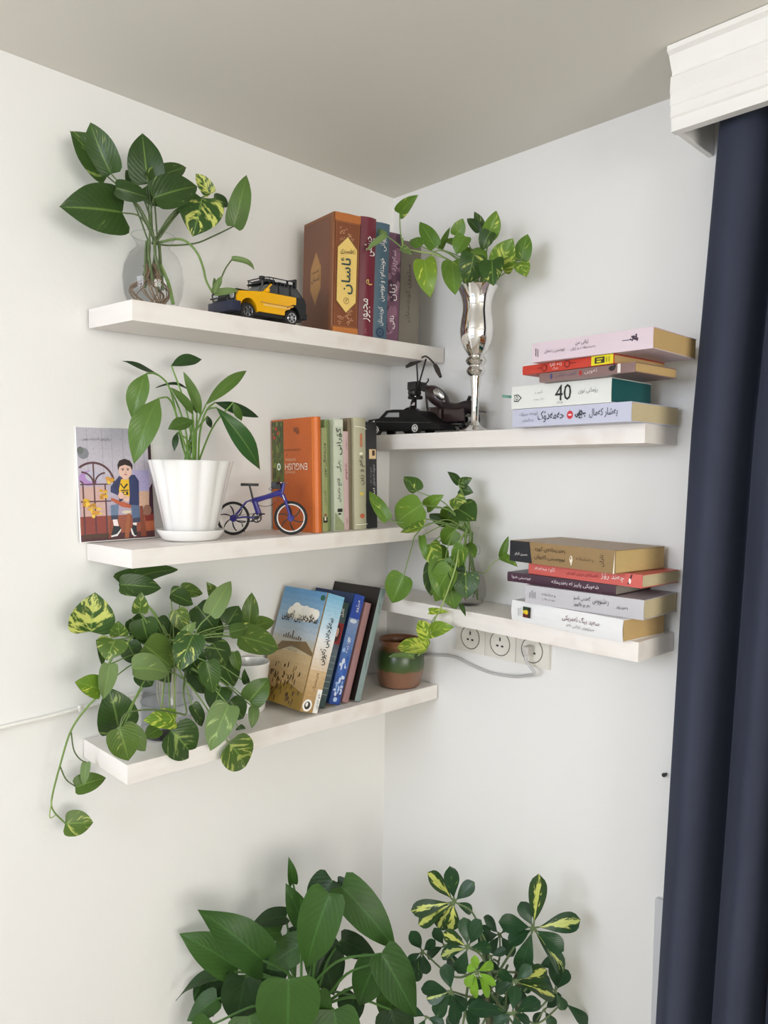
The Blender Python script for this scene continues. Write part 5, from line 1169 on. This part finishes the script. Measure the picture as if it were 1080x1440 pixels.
p.leaf(597,366,605,419,29,-.17, m=POT_B, via=[(650,372,-.10), (620,352,-.14)])
vn = [V2+Vector((0, .012, .277)), atx(640,372,-.11), atx(612,358,-.15), atx(590,354,-.18), atx(567,350,-.20)]
stem(root, vn, .0018, .0015, STEMP); k0 = atx(567,350,-.20)
p.leaf(562,300,588,274,18,-.20, src=k0, via=[(563,325,-.20)], m=POT_F, tw=10); p.leaf(542,331,514,353,8,-.22, -.035, src=k0, via=[(554,339,-.205)], m=POT_L); p.leaf(565,348,580,358,9,-.20, src=k0, m=POT_L); p.leaf(543,331,531,324,7,-.21, st=False, m=POT_L)
stem(root, [V2+Vector((0, -.01, .277)), atx(720,376,-.075), atx(732,368,-.07)], .0014, .001, STEM)

# --- pothos in the gourd vase
root = thing('pothos_cutting', 'variegated pothos trailing from the gourd-shaped glass vase', 'plant', V3+Vector((0, 0, .012)))
p = Plant(root, 'x', 'heart', POT_F, STEM, V3+Vector((0, 0, .150)), .0014); p.spread = .006
VM = V3+Vector((0, 0, .155))
for a in [(586,691,568,670,22,-.18), (645,681,629,663,12,-.07), (645,681,664,672,12,-.07), (647,688,666,693,15,-.065), (644,716,669,733,38,-.085), (600,713,624,696,18,-.15), (593,710,557,736,37,-.185),
          (594,741,563,748,23,-.195), (630,738,604,723,23,-.09), (593,754,597,787,10,-.18), (640,745,622,765,24,-.10), (652,768,668,785,20,-.10), (610,770,628,792,24,-.11), (640,722,622,734,26,-.08), (605,765,618,800,24,-.13), (634,798,612,846,32,-.14), (652,768,640,800,22,-.125), (640,700,655,722,20,-.08)]:
    p.leaf(*a, m=POT_V if a[0] in (644, 586) else (POT_D if a[0] in (645, 647, 630) else None))
p.leaf(545,731,519,691,17,-.20, src=VM, via=[(600,730,-.15), (565,735,-.19)])
p.leaf(568,809,551,848,35,-.17, via=[(610,735,-.14), (585,752,-.17), (579,770,-.17)], m=POT_F, tw=8, bend=.03)
p.leaf(626,786,640,858,46,-.128, m=POT_F, via=[(645,740,-.10), (632,762,-.125)], tw=12); p.leaf(612,792,606,838,26,-.13, m=POT_D, st=False); p.leaf(655,806,656,842,34,-.120, m=POT_V, via=[(655,760,-.11)], tw=5); p.leaf(640,800,652,836,24,-.124, m=POT_D, st=False)
p.leaf(648,850,655,867,6,-.138, m=POT_D, st=False)
vn = [VM, atx(648,758,-.11), atx(640,800,-.145), atx(622,850,-.150), atx(612,870,-.152), atx(606,890,-.155), atx(600,908,-.155), atx(588,922,-.155)]
stem(root, vn, .0017, .0013, STEMP)
for a in [(607,889,639,882,21,-.158), (604,860,631,861,9,-.150), (602,899,589,872,22,-.160), (601,913,559,910,25,-.162), (582,924,547,924,9,-.160)]:
    p.leaf(*a, m=POT_B if a[0] != 582 else POT_L, st=False, tw=6)
stem(root, [atx(616,862,-.15), atx(607,875,-.152), atx(607,889,-.158)], .001, .0009, STEM)
kr = atx(707,783,-.10); stem(root, [atx(662,800,-.05), atx(680,806,-.09), atx(693,792,-.10), kr], .0011, .0009, STEMP)
p.leaf(706,783,715,754,10,-.10, st=False, m=POT_F, tw=0); p.leaf(706,783,728,797,12,-.105, st=False, m=POT_F, tw=0)
for k in range(10):
    a = rnd.uniform(0, 6.28); c = V3+Vector((math.cos(a)*.008, math.sin(a)*.008, .15))
    stem(root, [c, V3+Vector((math.cos(a)*.008, math.sin(a)*.008, .105)), V3+Vector((math.cos(a+.5)*.020, math.sin(a+.5)*.020, .045)), V3+Vector((math.cos(a+1)*.022, math.sin(a+1)*.022, .012))], .0016, .0010, STEM if k < 5 else mat('root_brown', (120,96,70)), 'stem' if k < 5 else 'root')

# --- long trailing pothos, lower left shelf
root = thing('pothos_cutting', 'bushy pothos trailing over the outer end of the lowest shelf', 'plant', VJ+Vector((0, 0, .01)))
p = Plant(root, 'y', 'heart', POT_M, STEM, VJ+Vector((0, 0, .130)), .0016); p.spread = .025
PAL = {'m': POT_M, 'd': POT_D, 'v': POT_V, 'l': POT_L, 'b': POT_B}
for a in [(127,888,134,833,54,-.06,'v',8), (168,820,250,801,28,-.07,'d',20), (170,822,227,827,27,-.09,'d',15), (197,861,199,832,20,-.12,'m',0), (168,894,166,873,22,-.10,'m',10), (162,900,150,929,38,-.12,'m',5),
          (137,900,144,941,10,-.09,'d',40), (200,870,208,902,34,-.11,'d',10), (203,907,243,940,44,-.13,'m',5), (186,940,238,947,36,-.16,'l',5), (154,934,145,983,22,-.13,'l',15), (140,969,105,959,30,-.11,'b',5),
          (166,1023,152,966,50,-.10,'d',5), (168,1024,181,1070,39,-.17,'m',0), (172,1026,205,1056,28,-.15,'l',15), (246,1012,201,1013,27,-.17,'b',5), (224,1025,203,1038,21,-.155,'m',5), (240,1027,270,1063,50,-.165,'d',0),
          (272,893,253,943,38,-.17,'v',5), (253,902,276,874,15,-.16,'l',5), (296,864,325,817,26,-.14,'l',5), (304,846,290,818,17,-.10,'m',15), (277,852,303,886,34,-.10,'d',10), (320,878,336,852,26,-.12,'d',10),
          (323,889,350,883,18,-.14,'m',20), (350,876,354,833,22,-.11,'m',5), (351,883,386,874,25,-.10,'m',10), (336,895,392,913,40,-.14,'m',5), (329,917,337,944,14,-.13,'m',20), (290,930,299,974,28,-.16,'v',10),
          (350,986,378,953,31,-.16,'m',15), (348,961,344,940,9,-.13,'d',30), (311,966,299,1001,34,-.14,'d',5), (322,992,296,1056,38,-.185,'l',5), (322,1045,345,1078,46,-.18,'m',0), (270,991,284,1022,17,-.14,'d',15),
          (323,985,342,1010,28,-.15,'d',10), (357,995,354,1024,14,-.15,'l',15), (335,1022,345,1033,11,-.14,'d',10), (218,872,232,905,30,-.09,'d',10), (262,915,283,950,34,-.12,'d',10), (300,905,318,935,30,-.12,'d',15), (248,858,262,888,24,-.10,'m',10), (240,835,272,850,24,-.09,'d',10), (180,905,196,935,26,-.10,'d',15), (196,945,214,965,24,-.12,'d',10), (230,880,255,920,36,-.08,'d',5), (285,870,310,905,34,-.08,'d',5), (270,940,290,975,30,-.10,'d',5), (215,925,240,960,30,-.09,'d',8), (310,925,330,965,32,-.10,'d',8), (185,870,205,905,28,-.07,'d',8), (255,830,285,835,20,-.08,'m',8)]:
    p.leaf(*a[:6], m=PAL[a[6]], tw=a[7]*rnd.choice((-1, 1)))
A = p.P
vine = [VJ+Vector((-.02, -.01, .125)), A(205,880,-.09), A(178,905,-.10), A(155,930,-.10), A(141,973,-.10), A(122,995,-.09), A(100,1027,-.07), A(84.5,1076,-.06), A(73,1122,-.05), A(75,1140,-.05), A(92,1158,-.05)]
stem(root, vine, .0021, .0014, STEM)
stem(root, [A(100,1030,-.07), A(104,1055,-.065), A(113,1068,-.06), A(122,1072,-.06)], .0012, .0009, STEMD); stem(root, [A(84.5,1078,-.06), A(93,1096,-.055), A(106,1106,-.05)], .0012, .0009, STEMD); stem(root, [A(73,1124,-.05), A(70,1149,-.05), A(79,1146,-.05)], .0012, .0009, STEMP)
for a in [(122,1072,118,1105,12,-.06,'l',10), (106,1107,149,1094,25,-.05,'m',5), (92,1158,131,1157,30,-.05,'m',15)]: p.leaf(*a[:6], m=PAL[a[6]], tw=a[7], st=False)
stem(root, [VJ+Vector((.02, -.03, .125)), A(258,975,-.16), A(262,1003,-.17), A(250,1003,-.17), A(215,998,-.17), A(178,1003,-.165), A(168,1022,-.165)], .0019, .0012, STEMD)
for k in range(14):
    a = rnd.uniform(0, 6.28); c = VJ+Vector((math.cos(a)*.02, math.sin(a)*.02, .128))
    stem(root, [c, c+Vector((rnd.uniform(-.03, .05), rnd.uniform(-.02, .01), .055)), c+Vector((rnd.uniform(-.05, .12), rnd.uniform(-.05, .01), rnd.uniform(.0, .05)))], .0018, .0012, rnd.choice([STEM, STEMP, STEMD]))
for k in range(8):
    a = rnd.uniform(0, 6.28); c = VJ+Vector((math.cos(a)*.015, math.sin(a)*.015, .128)); stem(root, [c, c+Vector((0, 0, -.06)), c+Vector((rnd.uniform(-.02, .02), rnd.uniform(-.02, .02), -.115))], .0016, .001, mat('root_pale', (190,184,160), .7), 'root')

# --- peace lily in a fluted pot
pc = Vector((-.580, -.090, 0)); pc.z = top('L2', pc.x, pc.y)+.0006
root = thing('potted_peace_lily', 'peace lily with drooping leaves in a white fluted pot', 'potted plant', pc)
WC = mat('white_ceramic', (236,235,232))
MB().lathe([(0, 0), (.045, 0), (.050, .003), (.0585, .016), (.0595, .019), (.0575, .019), (.050, .0075), (0, .0065)], n=48).build('saucer', WC, root)
fl_ = lambda a, z: 1+.085*(abs(math.cos(6*a))**.7-.6)*min(1, max(0, (z-.006)/.03))
MB().lathe([(0, .0075), (.041, .0075), (.0435, .010), (.0635, .108), (.0705, .136), (.0715, .139), (.0700, .1405), (.0660, .136), (.058, .115), (.0, .112)], n=108, flute=fl_).build('pot', WC, root)
MB().disc((0, 0, .119), (0, 0, 1), .056, .010, 32).build('soil', mat('dark_soil', (52,38,28)), root)
p = Plant(root, 'y', 'lance', LILY, mat('lily_stem', (112,150,70), .5, var=.15), pc+Vector((0, 0, .123)), .0021); p.spread = .016; p.wide = .92
for a in [(241,514,284,505,24,-.08,'d',-10), (234,537,172,508,14,-.06,'d',30), (206,525,187,592,33,-.085,'n',10), (223,560,188,652,44,-.135,'n',5), (266,548,219,545,10,-.07,'d',30), (282,583,258,523,18,-.10,'n',10),
          (271,582,240,545,17,-.11,'n',5), (290,568,347,521,20,-.09,'n',10), (302,566,363,587,17,-.09,'d',20), (304,573,366,661,31,-.14,'g',5), (272,592,236,604,25,-.12,'n',5), (277,582,270,553,13,-.075,'n',10),
          (328,566,340,592,12,-.10,'n',20), (249,608,245,635,10,-.09,'d',10), (292,585,297,602,9,-.09,'d',20)]:
    via = None
    if a[0] == 206: via = [(255,620,-.09), (240,550,-.08), (222,527,-.08)]
    if a[0] == 223: via = [(258,620,-.10), (247,580,-.11), (237,560,-.125)]
    if a[0] == 266: via = [(270,600,-.09), (269,560,-.08)]
    if a[0] == 234: via = [(262,610,-.09), (250,570,-.08)]
    if a[0] in (302, 304): via = [(281,610,-.09), (290,578,-.10)]
    p.leaf(*a[:6], m={'d': LILYD, 'n': LILY, 'g': leafmat('lily_green', (44,84,38), (66,108,48), (80,120,60), .05)}[a[6]], tw=a[7], via=via, bend=.12 if a[0] in (206, 223, 304, 266) else .06, up=.5)

# --- big-leaved plant on the floor (left) and schefflera (right), reaching up from pots below the frame
def floor_pot(root, loc, r, h, c):
    MB().lathe([(0, 0), (r*.72, 0), (r*.75, .01), (r*.98, h*.9), (r*1.05, h*.91), (r*1.05, h), (r*.95, h), (r*.92, h*.9), (0, h*.88)], loc, 40).build('pot', mat('floor_pot_%d' % c[0], c, .5), root, local=False)
    MB().disc(Vector(loc)+Vector((0, 0, h*.9)), (0, 0, 1), r*.91, .012, 30).build('soil', mat('dark_soil', (52,38,28)), root, local=False)
ca = atd(430, 1440, 1.42); ba = Vector((ca.x, ca.y, 0))
root = thing('potted_arum', 'tall plant with broad plain green leaves below the lowest shelf', 'potted plant', ba)
floor_pot(root, ba, .15, .30, (176,112,84))
p = Plant(root, 'd', 'arrow', SYN, mat('arum_stem', (70,108,48), .5, var=.15), Vector((ba.x, ba.y, .80)), .0030); p.spread = .03
for k in range(5): stem(root, [ba+Vector((rnd.uniform(-.03, .03), rnd.uniform(-.03, .03), .27)), ba+Vector((rnd.uniform(-.04, .04), rnd.uniform(-.04, .04), .55)), Vector((ba.x, ba.y, .82))+Vector((rnd.uniform(-.03, .03), rnd.uniform(-.03, .03), 0))], .007, .004, p.sm)
for a in [(412,1242,406,1205,13,1.46,'n',10), (424,1294,402,1242,27,1.42,'n',5), (467,1238,436,1290,44,1.46,'d',5), (475,1240,503,1257,15,1.47,'d',10), (481,1247,556,1336,46,1.42,'n',5), (464,1257,432,1361,56,1.37,'n',5),
          (369,1350,278,1279,52,1.38,'n',5), (334,1361,252,1313,46,1.43,'n',5), (402,1289,352,1301,25,1.47,'d',10), (394,1311,350,1321,23,1.45,'n',10), (317,1366,247,1407,17,1.42,'d',30), (537,1341,585,1430,48,1.36,'n',5),
          (406,1378,404,1466,80,1.31,'n',0), (424,1328,374,1362,38,1.43,'n',5), (528,1354,504,1414,44,1.40,'n',5), (443,1395,450,1450,38,1.36,'n',5), (305,1405,263,1436,32,1.42,'n',5), (345,1374,332,1440,52,1.40,'d',5),
          (480,1322,530,1346,28,1.48,'d',10), (300,1440,280,1490,50,1.38,'n',5), (470,1420,480,1500,60,1.36,'n',5), (550,1420,560,1480,50,1.42,'d',5), (350,1430,360,1510,60,1.35,'n',5), (500,1400,486,1440,36,1.45,'d',10), (450,1330,470,1400,50,1.47,'d',5), (390,1340,370,1400,46,1.47,'d',5), (420,1300,440,1350,44,1.49,'d',5), (290,1380,300,1430,40,1.46,'d',5), (560,1390,540,1440,40,1.45,'n',5), (380,1400,350,1440,44,1.42,'n',5)]:
    p.leaf(*a[:6], m=SYN if a[6] == 'n' else SYND, tw=a[7]*rnd.choice((-1, 1)), fold=.18, up=.45)
cb = atd(700, 1440, 1.38); bb_ = Vector((cb.x, cb.y, 0))
root = thing('potted_schefflera', 'schefflera with yellow-splashed finger leaves below the socket shelf', 'potted plant', bb_)
floor_pot(root, bb_, .14, .30, (120,120,122))
p = Plant(root, 'd', 'oval', SCH, mat('scheff_stem', (92,110,70), .5, var=.15), Vector((bb_.x, bb_.y, .85)), .0022); p.spread = .03
for k in range(3): stem(root, [bb_+Vector((rnd.uniform(-.02, .02), rnd.uniform(-.02, .02), .27)), bb_+Vector((rnd.uniform(-.04, .04), rnd.uniform(-.04, .04), .6)), bb_+Vector((rnd.uniform(-.05, .05), rnd.uniform(-.05, .05), .90))], .009, .005, mat('bark', (72,74,50), .8, var=.3))
WH = [((639,1268), 1.36, [(601,1227,'v'), (632,1218,'d'), (667,1240,'d'), (578,1281,'v'), (589,1301,'v'), (615,1305,'v'), (633,1309,'v'), (664,1282,'d')], 20),
      ((750,1305), 1.36, [(758,1229,'v'), (816,1294,'s'), (792,1368,'s'), (793,1337,'d'), (732,1268,'d'), (701,1297,'d'), (715,1327,'d'), (730,1368,'d')], 23),
      ((658,1332), 1.33, [(623,1312,'v'), (620,1344,'s'), (652,1290,'d'), (677,1294,'d'), (691,1333,'d'), (644,1369,'d')], 20),
      ((670,1366), 1.27, [(667,1343,'n'), (694,1356,'n'), (697,1386,'n'), (688,1402,'n'), (667,1403,'n'), (655,1386,'n'), (657,1360,'n')], 11),
      ((724,1380), 1.31, [(769,1364,'v'), (781,1402,'v'), (747,1358,'d'), (700,1366,'d'), (697,1394,'d'), (735,1412,'d')], 20),
      ((635,1394), 1.31, [(600,1405,'s'), (592,1390,'d'), (612,1428,'d'), (641,1438,'d'), (626,1355,'d'), (656,1420,'d')], 19),
      ((721,1425), 1.28, [(657,1418,'d'), (694,1441,'d'), (760,1408,'d'), (745,1438,'d'), (725,1386,'d'), (735,1460,'d')], 21),
      ((781,1394), 1.40, [(799,1364,'d'), (783,1349,'d'), (760,1375,'d'), (795,1420,'d')], 18), ((594,1338), 1.44, [(573,1356,'d'), (578,1309,'d'), (612,1322,'d'), (600,1370,'d'), (578,1380,'d')], 22),
      ((703,1314), 1.44, [(680,1290,'d'), (725,1296,'d'), (690,1340,'d'), (722,1345,'d'), (676,1318,'d')], 21), ((600,1430), 1.40, [(575,1420,'d'), (585,1460,'d'), (625,1440,'d')], 22), ((793,1409), 1.42, [(827,1440,'d')], 15),
      ((765,1420), 1.42, [(780,1445,'d'), (750,1440,'d'), (790,1400,'d')], 22),
      ((690,1390), 1.46, [(660,1380,'d'), (720,1372,'d'), (675,1420,'d'), (712,1425,'d'), (690,1350,'d')], 24), ((625,1330), 1.47, [(600,1345,'d'), (650,1320,'d'), (610,1305,'d'), (640,1365,'d')], 24), ((755,1360), 1.45, [(730,1345,'d'), (785,1350,'d'), (770,1385,'d'), (735,1395,'d')], 24), ((690,1345), 1.38, [(672,1325,'d'), (712,1335,'d'), (700,1375,'d'), (675,1368,'d')], 22), ((700,1415), 1.36, [(680,1395,'d'), (725,1400,'d'), (715,1440,'d'), (685,1440,'d')], 22), ((672,1300), 1.42, [(655,1315,'d'), (690,1310,'d'), (680,1330,'d')], 20), ((650,1415), 1.44, [(620,1400,'d'), (680,1405,'d'), (630,1445,'d'), (672,1445,'d')], 24)]
for (cx, cy), d, tips, w in WH:
    c = atd(cx, cy, d)
    stem(root, [Vector((bb_.x, bb_.y, .88))+Vector((rnd.uniform(-.05, .05), rnd.uniform(-.05, .05), 0)), c.lerp(Vector((bb_.x, bb_.y, c.z)), .45)-Vector((0, 0, .03)), c], .0024, .0016, p.sm)
    for tx, ty, k in tips:
        bx_, by_ = cx+(tx-cx)*.14, cy+(ty-cy)*.14
        L = math.hypot(tx-cx, ty-cy)
        p.leaf(bx_, by_, tx, ty, min(w*1.0, L*.46) if k != 'n' else w*1.0, d, rnd.uniform(-.02, .03), m={'v': SCHV, 'd': SCH, 's': leafmat('schefflera_some', (28,58,34), (42,78,44), (196,204,120), .5, vscale=(4,6), centre=True, gloss=.3), 'n': SCHN}[k], tw=rnd.uniform(-20, 20), src=c, via=[], fold=.12, bend=.05)
